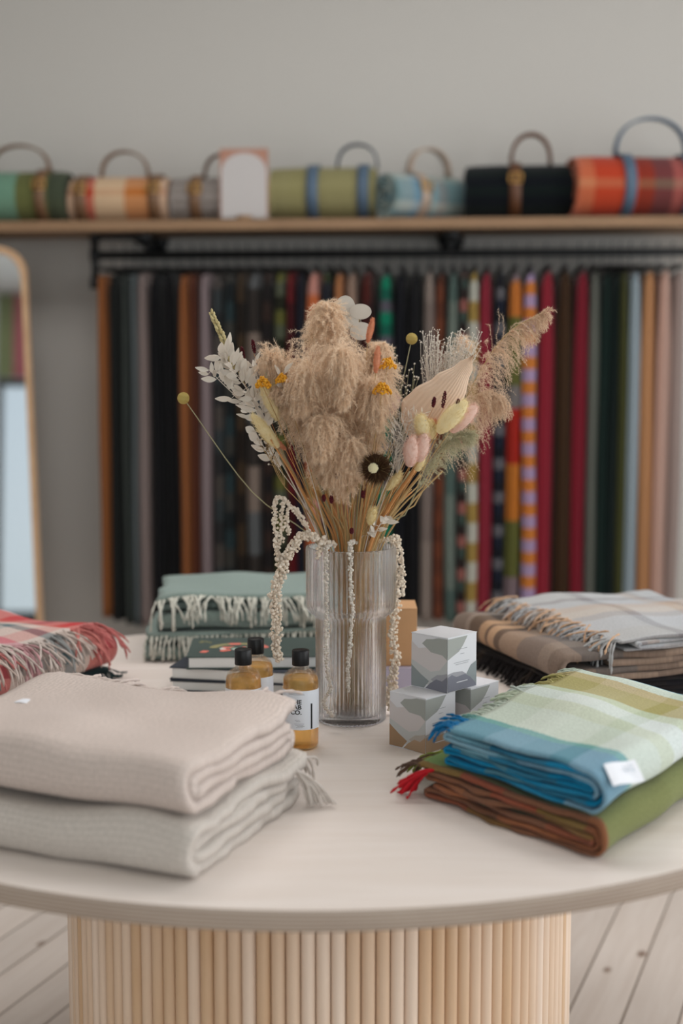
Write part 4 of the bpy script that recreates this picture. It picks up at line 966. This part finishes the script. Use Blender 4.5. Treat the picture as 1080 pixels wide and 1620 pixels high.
book('navy hardback in the middle of the three stacked books', (-.301, 2.442, TZ + .0205), R(-12), .25, .19, .023, navy)
rt = book('dark green hardback with a coral floral design, top of the stack', (-.268, 2.415, TZ + .044), R(2), .235, .165, .023, dgreen)
cm = [plain('coral_print', (226, 120, 104), .6), plain('olive_print', (146, 140, 96), .6), plain('pale_print', (206, 206, 200), .6), plain('teal_print', (60, 130, 110), .6)]
g = G(); zt = .0232; rnd = random.Random(4)
def dab(cx, cy, rx, ry, a, m, z=zt):
    v = [Vector((cx + rx * math.cos(q) * math.cos(a) - ry * math.sin(q) * math.sin(a), cy + rx * math.cos(q) * math.sin(a) + ry * math.sin(q) * math.cos(a), z)) for q in [2 * PI * k / 14 for k in range(14)]]; g.add(v, [tuple(range(14))], m=m)
for k in range(26):
    a = PI * (.05 + .9 * k / 25); dab(.088 + .046 * math.cos(a), .070 + .036 * math.sin(a), .008, .006, a, 0 if k < 10 or 12 < k < 17 else 1, zt + k * .00001)
for k in range(9): dab(.060 + k * .006, .064 + .01 * math.sin(k), .006, .009, k, [2, 0, 0, 3, 2, 3, 0, 0, 3][k], zt + .0004 + k * .00001)
for k, (x, y) in enumerate([(.062, .046), (.068, .050), (.096, .045), (.104, .050), (.100, .058)]): dab(x, y, .007, .008, k, 0, zt + .0006 + k * .00001)
for x, y in [(.030, .044), (.027, .036)]: dab(x, y, .0055, .007, 1, 0, zt + .0002)
for x, y in [(.020, .13), (.028, .126), (.034, .12), (.018, .12)]: dab(x, y, .006, .0025, 2.2, 1, zt + .0002)
g.build('floral_print', cm, rt, smooth=False)
rt = book('dusty blue book lying behind the bottles, right of the stack', (-.088, 2.33, TZ), R(8), .10, .16, .032, bluec)

# ------------------------------------------------------------------ cartons behind the vase
kraft = plain('kraft_card', (190, 146, 104), .8, var=.04); lilac = plain('lilac_card', (176, 168, 186), .8)
rt = thing('lilac_box', 'lilac grey carton under the kraft box behind the vase', 'box', (.075, 2.45, TZ)); g = G(); box(g, (0, 0, .025), (.13, .11, .05), bev=.001); g.build('carton', lilac, rt, smooth=False); g = G(); box(g, (0, 0, .0505), (.131, .111, .001)); g.build('lid', lilac, rt, smooth=False)
rt = thing('kraft_box', 'brown kraft carton standing on the lilac box behind the vase', 'box', (.075, 2.455, TZ + .051)); g = G(); box(g, (0, 0, .050), (.11, .085, .100), bev=.001); g.build('carton', kraft, rt, smooth=False)
g = G(); g.add([Vector((.0552, -.040, .100)), Vector((.0552, .040, .100)), Vector((.0552, 0, .012))], [(0, 1, 2)]); box(g, (0, -.0428, .022), (.106, .0008, .040)); box(g, (0, 0, .1004), (.1105, .0855, .0008)); g.build('tuck_flap', kraft, rt, smooth=False)

# ------------------------------------------------------------------ shelf, rail and brackets on the back wall
oak = wood('oak_shelf', (128, 100, 74), (146, 116, 88), .55, scale=(1.2, 14, 14))
iron = plain('black_iron', (30, 31, 33), .45, metal=.3)
SH = 1.757
def wthing(name, label, cat, u, d, z, rz=0, group=None): return thing(name, label, cat, wp(u, d, z), WA + rz, group)
rt = wthing('wall_shelf', 'long oak shelf board along the back wall carrying the rolled rugs', 'shelf', 0, .165, SH); g = G(); box(g, (0, 0, -.016), (5.4, .33, .032), bev=.002); g.build('board', oak, rt, smooth=False)
RD = .205
ru0, rz_ = wpx(150, 404, RD); 
rt = wthing('clothes_rail', 'black iron pipe rail hung under the oak shelf', 'clothes rail', ru0, RD, rz_); Lr = 2.75
g = G(); tube(g, [(0, 0, 0), (Lr, 0, 0)], .0135, 14); g.build('rail', iron, rt)
g = G(); tube(g, [(0, 0, -.10), (0, 0, .062)], .0125, 12)
for z in (.0, .062, -.09): tube(g, [(0, 0, z - .018), (0, 0, z + .018)], .0175, 12)
tube(g, [(0, 0, .062), (.17, 0, .062)], .0125, 12); g.build('end_pipe', iron, rt)
for k, px in enumerate((225, 712)):
    u, z = wpx(px, 375, RD); x = u - ru0
    g = G(); tube(g, [(x, RD - .002, .062), (x, RD - .010, .062)], .045, 20); tube(g, [(x, RD - .01, .062), (x, 0, .062)], .0135, 12); tube(g, [(x, .02, .062), (x, -.02, .062)], .03, 14)
    if k: tube(g, [(x, 0, .075), (x, 0, -.01)], .0135, 12)
    br = g.build('wall_bracket', iron, rt)

# ------------------------------------------------------------------ throws on hangers
hangm = plain('black_hanger', (22, 23, 25), .5); steel = plain('hook_steel', (70, 74, 80), .35, metal=.8)
def hanger_proto():
    rt = thing('clothes_hanger', 'black flat hanger on the rail, carrying one wool throw', 'hanger', (0, 0, -50), 0, 'black hangers on the iron rail')
    g = G(); v = []; prof = [(-.185, -.066), (-.19, -.072), (-.18, -.077), (0, -.075), (.18, -.077), (.19, -.072), (.185, -.066), (.10, -.064), (.012, -.060), (-.012, -.060), (-.10, -.064)]
    n = len(prof)
    for x in (-.006, .006): v += [Vector((x, y, z)) for y, z in prof]
    g.add(v, [tuple(range(n)), tuple(range(2 * n - 1, n - 1, -1))] + [(i, n + i, n + (i + 1) % n, (i + 1) % n) for i in range(n)]); g.build('hanger_body', hangm, rt, smooth=False)
    g = G(); pts = [(0, 0, -.062), (0, 0, -.022)] + [(0, .0165 * math.sin(a), -.0035 - .0165 * math.cos(a) + .0035) for a in [R(q) for q in (20, 60, 100, 140, 180, 215, 245)]]; tube(g, pts, .0019, 6); g.build('hook', steel, rt); return rt
hp = hanger_proto()
def copy_tree(o, parent=None):
    c = o.copy(); COL.objects.link(c)
    if parent: c.parent = parent
    for ch in list(o.children): copy_tree(ch, c)
    return c
K_ = 1.55
def hcol(n, c, weft=None, pv=.2, mix=.5, warp=None, pu=.2):
    return cloth('hung_' + n, warp or [(0, c), (.5, tuple(int(v * .94) for v in c))], weft, pu, pv, mix=mix, k=HK, fuzz=.25)
HK = .8
def checks(a, b, c=None): return [(0, a), (.5, b)] if c is None else [(0, a), (.34, b), (.67, c)]
BLK = (16, 16, 20)
hung = [  # px centre, px width, colour, weft (period, mix), description
 (157, 19, (150, 92, 50), None, 0, 0, 'rust brown throw hung first on the left end of the rail'),
 (176, 18, (30, 34, 32), None, 0, 0, 'blackish green throw hung next to the rust brown one at the left end'),
 (192, 15, (62, 68, 64), None, 0, 0, 'dark moss grey throw hung between blackish green and slate'),
 (206, 14, (98, 106, 108), None, 0, 0, 'slate grey throw hung left of the pinkish taupe one'),
 (221, 19, (142, 126, 122), None, 0, 0, 'pinkish taupe throw hung left of the wide black gap of cloth'),
 (243, 20, BLK, None, 0, 0, 'black throw hung right of the pinkish taupe one'),
 (264, 20, (12, 12, 15), None, 0, 0, 'black throw hung left of the orange brown one'),
 (287, 19, (156, 96, 56), None, 0, 0, 'orange brown throw hung right of the two black ones'),
 (304, 13, (96, 50, 34), None, 0, 0, 'dark russet throw hung right of the orange brown one'),
 (321, 18, (150, 134, 136), None, 0, 0, 'mauve grey throw hung left of the bouquet'),
 (342, 18, (84, 76, 72), checks((80, 74, 70), (30, 34, 38), (50, 62, 66)), .22, .8, 'taupe and teal plaid throw hung right of the mauve grey one'),
 (360, 17, (40, 56, 60), checks((44, 62, 66), (24, 28, 30), (70, 66, 60)), .18, .8, 'dark teal plaid throw hung behind the wheat ear'),
 (377, 15, (40, 30, 24), checks((34, 26, 20), (70, 54, 36)), .2, .8, 'dark brown plaid throw hung behind the maroon seed heads'),
 (399, 22, (130, 116, 106), checks((136, 120, 110), (20, 18, 20), (90, 96, 100)), .42, .85, 'taupe and charcoal block plaid throw hung left of the pampas'),
 (420, 17, (50, 38, 34), checks((56, 40, 34), (24, 22, 24)), .12, .8, 'brown black plaid throw hung left of the pampas tip'),
 (440, 20, (90, 90, 50), checks((104, 104, 50), (18, 22, 20), (90, 96, 80)), .13, .85, 'olive and black small check throw hung left of the dark red one'),
 (459, 14, (110, 28, 34), checks((120, 30, 36), (60, 18, 24)), .3, .7, 'dark red throw hung behind the left shoulder of the pampas'),
 (473, 13, (26, 28, 42), None, 0, 0, 'navy throw hung right of the dark red one'),
 (494, 24, (206, 120, 76), checks((214, 116, 70), (206, 150, 140), (170, 130, 70)), .24, .85, 'orange, pink and gold check throw hung left of the tallest plume'),
 (516, 15, (50, 62, 44), checks((60, 74, 40), (26, 30, 50)), .12, .8, 'green and navy check throw hung behind the tallest plume'),
 (534, 17, (190, 128, 84), None, 0, 0, 'tan orange throw hung behind the honesty discs'),
 (556, 20, (160, 134, 118), None, 0, 0, 'beige pink throw hung right of the tan orange one'),
 (580, 20, (78, 28, 24), checks((84, 30, 24), (50, 20, 20)), .3, .6, 'dark red brown throw hung behind the peach spike'),
 (608, 24, (20, 120, 92), checks((14, 128, 96), (96, 84, 100), (16, 90, 74)), .11, .9, 'emerald and grey check throw hung right of the pampas'),
 (634, 20, (16, 18, 26), None, 0, 0, 'near black navy throw hung behind the right billy button'),
 (656, 20, (20, 20, 24), None, 0, 0, 'near black throw hung behind the white broom'),
 (679, 20, (150, 136, 128), checks((156, 142, 132), (120, 106, 100)), .5, .5, 'pale taupe throw hung behind the white broom'),
 (698, 16, (122, 66, 44), checks((128, 70, 46), (90, 50, 36)), .1, .5, 'rust striped throw hung left of the sage grey one'),
 (717, 18, (120, 134, 126), checks((128, 140, 130), (50, 90, 86)), .6, .5, 'sage grey throw hung right of the rust striped one'),
 (735, 14, (150, 100, 90), checks((176, 112, 104), (24, 26, 28), (60, 90, 84)), .105, .92, 'pink and black check throw hung beside the cream and mustard one'),
 (750, 18, (190, 186, 160), checks((206, 208, 196), (176, 146, 70)), .125, .92, 'cream and mustard check throw hung left of the crimson one'),
 (771, 22, (148, 42, 60), None, 0, 0, 'crimson pink throw hung between the cream check and the navy check'),
 (792, 18, (32, 38, 52), checks((26, 34, 52), (110, 110, 116), (20, 24, 34)), .105, .9, 'navy and grey check throw hung right of the crimson pink one'),
 (816, 23, (190, 110, 44), [(0, (120, 118, 118)), (.035, (92, 100, 50)), (.21, (196, 118, 52)), (.3, (126, 112, 118)), (.535, (92, 100, 50)), (.68, (192, 116, 44)), (.83, (168, 34, 28)), (.975, (120, 118, 118))], 1.2, .96, 'multicoloured block throw in red, amber and olive hung under the tall reed'),
 (841, 22, (206, 130, 60), checks((214, 132, 60), (180, 160, 200)), .076, .95, 'orange and lavender check throw hung right of the colour block one'),
 (869, 24, (150, 40, 56), None, 0, 0, 'crimson throw hung right of the orange and lavender check'),
 (898, 25, (66, 44, 26), checks((78, 52, 30), (44, 32, 22)), .022, .8, 'dark brown throw with fine gold pattern hung between two crimson ones'),
 (924, 23, (138, 34, 50), None, 0, 0, 'deep crimson throw hung right of the dark brown patterned one'),
 (944, 17, (112, 116, 108), None, 0, 0, 'grey green throw hung right of the deep crimson one'),
 (962, 17, (22, 44, 40), None, 0, 0, 'bottle green throw hung right of the grey green one'),
 (977, 14, (20, 36, 34), None, 0, 0, 'darker bottle green throw hung left of the olive one'),
 (991, 14, (86, 88, 48), None, 0, 0, 'olive throw hung left of the pale blue grey one'),
 (1008, 20, (168, 184, 194), None, 0, 0, 'pale blue grey throw hung right of the olive one'),
 (1031, 22, (198, 144, 100), None, 0, 0, 'tan orange throw hung right of the pale blue grey one'),
 (1054, 22, (212, 176, 162), None, 0, 0, 'pale pink throw hung right of the tan orange one'),
 (1078, 22, (166, 148, 142), None, 0, 0, 'taupe throw hung at the right edge of the photo'),
]
ztop = wpx(540, 440, .38)[1]
zbl = wpx(200, 985, .38)[1]
for i, (px, pw, c, weft, pv, mix, lb) in enumerate(hung):
    rnd = random.Random(900 + i); u, _ = wpx(px, 700, .385); wdt = pw / 2250 * 4.5 * 1.0
    mt = hcol('wool_%02d' % i if 0 else lb.split(' throw')[0].replace(' ', '_').replace(',', ''), c, weft, pv or .2, mix or .5)
    h = hp if i == 0 else copy_tree(hp)
    hu = u * .985
    sh_ = lb.split(' throw')[0]; h['label'] = 'black hanger carrying the ' + (lb if sh_ in ('black', 'tan orange') else sh_ + ' throw')
    h.location = wp(hu, RD, rz_ + .0135 + .0035); h.rotation_euler = (0, 0, WA + rnd.uniform(-.03, .03))
    rt = wthing('hanging_throw', lb, 'throw', hu, RD, 0)
    zt = ztop + .012 + rnd.uniform(-.004, .004); zb = zbl + rnd.uniform(-.03, .03); D = .175
    g = G(); nz_ = 26; ring = []; uvr = []
    per = []
    NP = 44
    vs = []; uvs = []; fs = []
    for j in range(nz_ + 1):
        t = j / nz_; z = zt + (zb - zt) * t; w_ = wdt * .5 * (.72 + .34 * min(1, t * 5)) * (1 + .10 * noise.noise(Vector((i, t * 3, 0))))
        if j == 0: w_ *= .55
        sway = .006 * noise.noise(Vector((i * 3.3, t * 2, 5))) + (rnd.random() * 0)
        for k in range(NP):
            a = 2 * PI * k / NP; ca, sa = math.cos(a), math.sin(a)
            # a long soft-cornered loop: thin along the wall, deep into the room, creased where the cloth doubles over
            y = -D * (abs(sa) ** .35) * (1 if sa > 0 else -1); x = w_ * (abs(ca) ** .6) * (1 if ca > 0 else -1)
            y += -.012 * math.cos(x / max(w_, 1e-4) * PI * 2) * (1 if sa > .6 else 0) * 1.0
            x += .006 * noise.noise(Vector((y * 14, t * 1.5, i * 2.1))) + sway
            vs.append(Vector((x, y, z + (.008 if j == 0 else 0) * ca))); uvs.append((k / NP * .8, z))
    for j in range(nz_):
        for k in range(NP): fs.append((j * NP + k, (j + 1) * NP + k, (j + 1) * NP + (k + 1) % NP, j * NP + (k + 1) % NP))
    fs.append(tuple(range(NP))); fs.append(tuple(range((nz_ + 1) * NP - 1, nz_ * NP - 1, -1)))
    g.add(vs, fs, uvs); g.build('folded_cloth', mt, rt)

# ------------------------------------------------------------------ rolled rugs with carrying straps on the shelf
brass = plain('brass', (196, 156, 92), .3, metal=1)
def strap_mat(n, c): return plain(n, c, .55, k=.85)
tan, dbrown, bluewb, navywb = strap_mat('tan_leather', (120, 88, 62)), strap_mat('brown_leather', (92, 56, 32)), strap_mat('blue_webbing', (78, 100, 122)), strap_mat('navy_webbing', (44, 58, 74))
paleleather = strap_mat('pale_leather', (176, 156, 140))
def roll(label, u, d, L, rad, mat, straps, smat, hx, hh, hw, hmat, rz=0, buck=True, flat=.92, hr=.007):
    rt = wthing('rolled_rug', label, 'rolled rug', u, d, SH, rz); g = G(); rad *= 1.13; hh *= .95
    # spiral of cloth wound around itself
    turns = 4; N = 150; th = .010; prof = []
    for i in range(N + 1):
        t = i / N; a = -PI * .4 + turns * 2 * PI * t; r = .012 + (rad - th - .012) * t; prof.append((a, r, t))
    nx = 14; vs = []; uv = []; fs = []
    for j in range(nx + 1):
        x = -L / 2 + L * j / nx; pin = 1 - .05 * sum(math.exp(-((x - s) / .02) ** 2) for s in straps)
        end = 1 - .06 * math.exp(-((L / 2 - abs(x)) / .012))
        for side in (0, 1):
            for (a, r, t) in (prof if side else prof[::-1]):
                rr = (r + th * side * .92) * pin * end + .002 * noise.noise(Vector((x * 12, a, rad * 50)))
                xx = x + .008 * (1 if j == nx else -1 if j == 0 else 0) * noise.noise(Vector((t * 9, j, rad * 9)))
                vs.append(Vector((xx, rr * math.cos(a), rad * flat + rr * math.sin(a) * flat))); uv.append((a * r * .9, x + 1))
    Wd = 2 * (N + 1)
    for j in range(nx):
        for i in range(Wd): a = j * Wd + i; b = j * Wd + (i + 1) % Wd; fs.append((a, b, b + Wd, a + Wd))
    for base in (0, nx * Wd):
        for i in range(N): fs.append((base + i, base + i + 1, base + Wd - 2 - i, base + Wd - 1 - i))
    g.add(vs, fs, uv); g.build('rolled_cloth', mat, rt)
    for s in straps:
        g = G(); v = []; f = []; n = 40
        for i in range(n):
            a = 2 * PI * i / n
            for x, r in ((s - .018, rad * .955 + .0035), (s + .018, rad * .955 + .0035), (s + .018, rad * .955), (s - .018, rad * .955)):
                v.append(Vector((x, r * math.cos(a), max(.0008, rad * flat + r * math.sin(a) * flat))))
        for i in range(n):
            for k in range(4): a = i * 4 + k; b = i * 4 + (k + 1) % 4; c = ((i + 1) % n) * 4; f.append((a, b, c + (k + 1) % 4, c + k))
        g.add(v, f); st = g.build('strap', smat, rt)
        if buck:
            g = G(); zz = rad * flat * 1.35; yy = -math.sqrt(max(0, rad ** 2 - (zz / flat - rad) ** 2)) - .004
            for q0, q1 in (((-.020, -.014), (.020, -.014)), ((.020, -.014), (.020, .014)), ((.020, .014), (-.020, .014)), ((-.020, .014), (-.020, -.014)), ((0, -.014), (0, .014))): tube(g, [(s + q0[0], yy - .0, zz + q0[1]), (s + q1[0], yy - .0, zz + q1[1])], .0028, 6)
            g.build('buckle', brass, st)
    g = G(); top = rad * 2 * flat; P = []
    for i in range(17):
        a = PI * i / 16; P.append(Vector((hx - hw / 2 * math.cos(a), 0, top - .012 + hh * math.sin(a) ** .75)))
    v = []; f = []
    for i, p in enumerate(P):
        t = (P[min(i + 1, 16)] - P[max(i - 1, 0)]).normalized(); nn = Vector((-t.z, 0, t.x))
        for yy, k in ((-.015, -1), (.015, -1), (.015, 1), (-.015, 1)): v.append(p + Vector((0, yy, 0)) + nn * (hr * .5 * k))
    for i in range(16):
        for k in range(4): a = i * 4 + k; b = i * 4 + (k + 1) % 4; f.append((a, b, b + 4, a + 4))
    f += [(3, 2, 1, 0), (64, 65, 66, 67)]; g.add(v, f); g.build('handle', hmat, rt)
    return rt
def upx(px, d=.2): return wpx(px, 300, d)[0]
s_ = 4.62 / 2250
m1 = cloth('mint_olive_plaid', [(0, (96, 120, 96)), (.5, (110, 130, 100))], [(0, (70, 100, 70)), (.2, (110, 150, 130)), (.55, (96, 92, 40)), (.8, (46, 38, 30))], .3, .42, mix=.75, k=.95)
m2 = cloth('cream_red_orange_plaid', [(0, (190, 160, 132)), (.42, (170, 60, 44)), (.52, (196, 166, 138)), (.9, (160, 90, 50))], [(0, (180, 150, 128)), (.36, (176, 44, 36)), (.44, (200, 172, 140)), (.7, (184, 112, 50)), (.9, (120, 50, 40))], .35, .38, mix=.7, k=.95)
m3 = cloth('dove_grey_weave', [(0, (140, 132, 128)), (.5, (128, 120, 114))], None, .05, k=.95)
m4 = cloth('olive_weave', [(0, (130, 126, 94)), (.5, (122, 118, 86))], [(0, (138, 132, 88)), (.2, (120, 116, 76)), (.24, (140, 134, 92))], .1, .3, mix=.6, k=.95)
m5 = cloth('pale_blue_stripe', [(0, (196, 196, 186)), (.2, (90, 130, 150)), (.3, (186, 190, 180)), (.6, (120, 140, 146))], [(0, (110, 140, 146)), (.2, (120, 118, 116)), (.35, (96, 130, 132)), (.6, (116, 136, 140)), (.8, (90, 130, 156))], .28, .24, mix=.6, k=.95)
m6 = cloth('black_watch', [(0, (10, 14, 20)), (.5, (14, 22, 22))], None, .1, k=.95)
m7 = cloth('brick_orange_plaid', [(0, (190, 76, 50)), (.7, (200, 150, 110)), (.8, (190, 80, 50))], [(0, (60, 54, 66)), (.12, (150, 90, 90)), (.3, (90, 100, 116)), (.42, (196, 110, 76)), (.62, (186, 62, 36)), (.9, (120, 40, 34))], .5, .50, mix=.72, k=.75)
roll('green and olive plaid rug roll with tan handles at the left end of the shelf', upx(2), .19, 225 * s_, 42 * s_, m1, [-.12, .15], tan, -.0 + 30 * s_, 45 * s_, 95 * s_, tan)
roll('cream, red and orange plaid rug roll second from the left on the shelf', upx(192), .19, 158 * s_, 37 * s_, m2, [-.12, .12], tan, 5 * s_, 44 * s_, 75 * s_, tan)
roll('dove grey rug roll standing behind the arched sign', upx(338), .19, 130 * s_, 36 * s_, m3, [-.05, .09], tan, 15 * s_, 40 * s_, 60 * s_, dbrown)
roll('olive green rug roll with blue strap in the middle of the shelf', upx(512), .185, 165 * s_, 43 * s_, m4, [-15 * s_, .13], bluewb, 52 * s_, 38 * s_, 62 * s_, navywb, buck=False)
roll('pale blue striped rug roll turned to show its spiral end', upx(668), .185, 150 * s_, 36 * s_, m5, [-20 * s_], paleleather, 12 * s_, 46 * s_, 76 * s_, paleleather, rz=R(38))
roll('black rug roll with brown leather handle and brass buckle', upx(822), .19, 168 * s_, 43 * s_, m6, [-8 * s_], dbrown, 16 * s_, 50 * s_, 60 * s_, dbrown, hr=.012)
roll('large brick orange plaid rug roll with blue webbing at the right of the shelf', upx(1020), .19, 235 * s_, 48 * s_, m7, [-38 * s_, 58 * s_], bluewb, 8 * s_, 62 * s_, 112 * s_, bluewb, rz=R(12), buck=False)

# arched shop card on its foot
pk = plain('peach_card', (164, 120, 102), .7); wh = plain('sign_paper', (182, 178, 177), .7)
rt = wthing('counter_sign', 'small upright card with a white arch on peach, on a wooden foot', 'sign', upx(386, .285), .285, SH)
W, H = 76 * 4.56 / 2250, 106 * 4.56 / 2250; g = G(); box(g, (0, .0, .008 + H / 2), (W, .004, H)); g.build('card', pk, rt, smooth=False)
g = G(); v = [Vector((-W * .47, -.0024, .008)), Vector((W * .47, -.0024, .008))] + [Vector((W * .47 * math.cos(a), -.0024, .008 + H * .66 + H * .28 * math.sin(a))) for a in [PI * k / 20 for k in range(21)]]
n = len(v); v2 = [q - Vector((0, .0006, 0)) for q in v]; g.add(v2 + v, [tuple(range(n))] + [(i, n + i, n + (i + 1) % n, (i + 1) % n) for i in range(n)]); g.build('white_arch', wh, rt, smooth=False)
g = G(); lathe(g, [(.0001, .016), (.022, .016), (.026, .012), (.026, 0), (.0001, 0)], 24, c=(0, 0, 0)); g.build('foot', oak, rt)

# ------------------------------------------------------------------ leaning mirror
mir, nt, b, N, L = new('mirror_glass'); pset(b, Base_Color=(.9, .92, .93, 1), Metallic=1, Roughness=.02)
ash = wood('ash_frame', (186, 150, 116), (200, 166, 130), .5, scale=(3, 3, 3))
pT = at(48, 400, 4.62); pB = at(82, 980, 4.42)
MW = .62; lean = math.atan2((4.66 - 4.42), 1.60)
rt = thing('standing_mirror', 'tall rounded mirror with a slim wooden frame leaning on the wall at the left', 'mirror', (-.966 - MW / 2 + .02, 4.50, .02), R(0))
MH = 1.655; 
def rrect(w_, h_, r_, n=8):
    out = []
    for cx, cz, a0 in ((w_ / 2 - r_, h_ - r_, 0), (-w_ / 2 + r_, h_ - r_, 90), (-w_ / 2 + r_, r_, 180), (w_ / 2 - r_, r_, 270)):
        out += [(cx + r_ * math.cos(R(a0 + 90 * k / n)), cz + r_ * math.sin(R(a0 + 90 * k / n))) for k in range(n + 1)]
    return out
lv = R(4.6); lr = Matrix.Rotation(-lv, 3, 'X')
rr = Matrix.Rotation(R(-2.2), 3, 'Y')
out_, in_ = rrect(MW, MH, .09), [(x * (MW - .036) / MW, .018 + z * (MH - .036) / MH) for x, z in rrect(MW, MH, .09)]
g = G(); n = len(out_); v = []
for y, ps in ((-.03, out_), (-.03, in_), (.0, in_), (0, out_)): v += [rr @ lr @ Vector((x, y, z)) for x, z in ps]
f = []
for q in range(4):
    for i in range(n): a, b2 = q * n + i, q * n + (i + 1) % n; c, d2 = ((q + 1) % 4) * n + (i + 1) % n, ((q + 1) % 4) * n + i; f.append((a, b2, c, d2))
g.add(v, f); g.build('frame', ash, rt, smooth=False)
g = G(); g.add([rr @ lr @ Vector((x, -.012, z)) for x, z in in_] , [tuple(range(n))]); g.build('mirror_glass', mir, rt, smooth=False)
g = G(); g.add([rr @ lr @ Vector((x, -.004, z)) for x, z in in_] , [tuple(reversed(range(n)))]); g.build('backing', oak, rt, smooth=False)

# hanging cloths on the wall behind the photographer: seen only in the mirror
for k, (x, c, nm) in enumerate([(-2.75, (196, 120, 128), 'pink'), (-2.52, (214, 176, 172), 'blush'), (-2.3, (120, 140, 96), 'green'), (-2.95, (150, 160, 120), 'sage'), (-2.1, (180, 150, 140), 'beige')]):
    rt = thing('wall_hanging', nm + ' throw hung on the wall reflected in the mirror', 'throw', (x, -2.96, 2.36)); g = G(); v = []; f = []; n = 12
    for i in range(n + 1):
        xx = -.1 + .2 * i / n; yy = .012 * math.cos(i * 1.3)
        v += [(xx, yy, 0), (xx, yy, .72), (xx, yy - .006, .72), (xx, yy - .006, 0)]
    for i in range(n):
        for q in range(4): a = i * 4 + q; b2 = i * 4 + (q + 1) % 4; f.append((a, b2, b2 + 4, a + 4))
    g.add(v, f, [(p[0], p[2]) for p in v]); g.build('cloth', cloth('reflected_' + nm, [(0, c)], k=1.1), rt)

# ------------------------------------------------------------------ put every root at the base of its thing
bpy.context.view_layer.update()
for o in list(COL.objects):
    if o.type == 'EMPTY' and o.parent is None and o.location.length < 1e-9:
        kids = [c for c in o.children_recursive if c.type == 'MESH']
        if not kids: continue
        lo = np.min([np.array([v.co[:] for v in [] ] or [[9, 9, 9]]).min(0) for c in kids] + [np.array(c.bound_box).min(0) for c in kids], axis=0)
        hi = np.max([np.array(c.bound_box).max(0) for c in kids], axis=0)
        cen = Vector(((lo[0] + hi[0]) / 2, (lo[1] + hi[1]) / 2, lo[2])); o.location = cen
        for c in kids: c.data.transform(Matrix.Translation(-cen)); c.data.update()
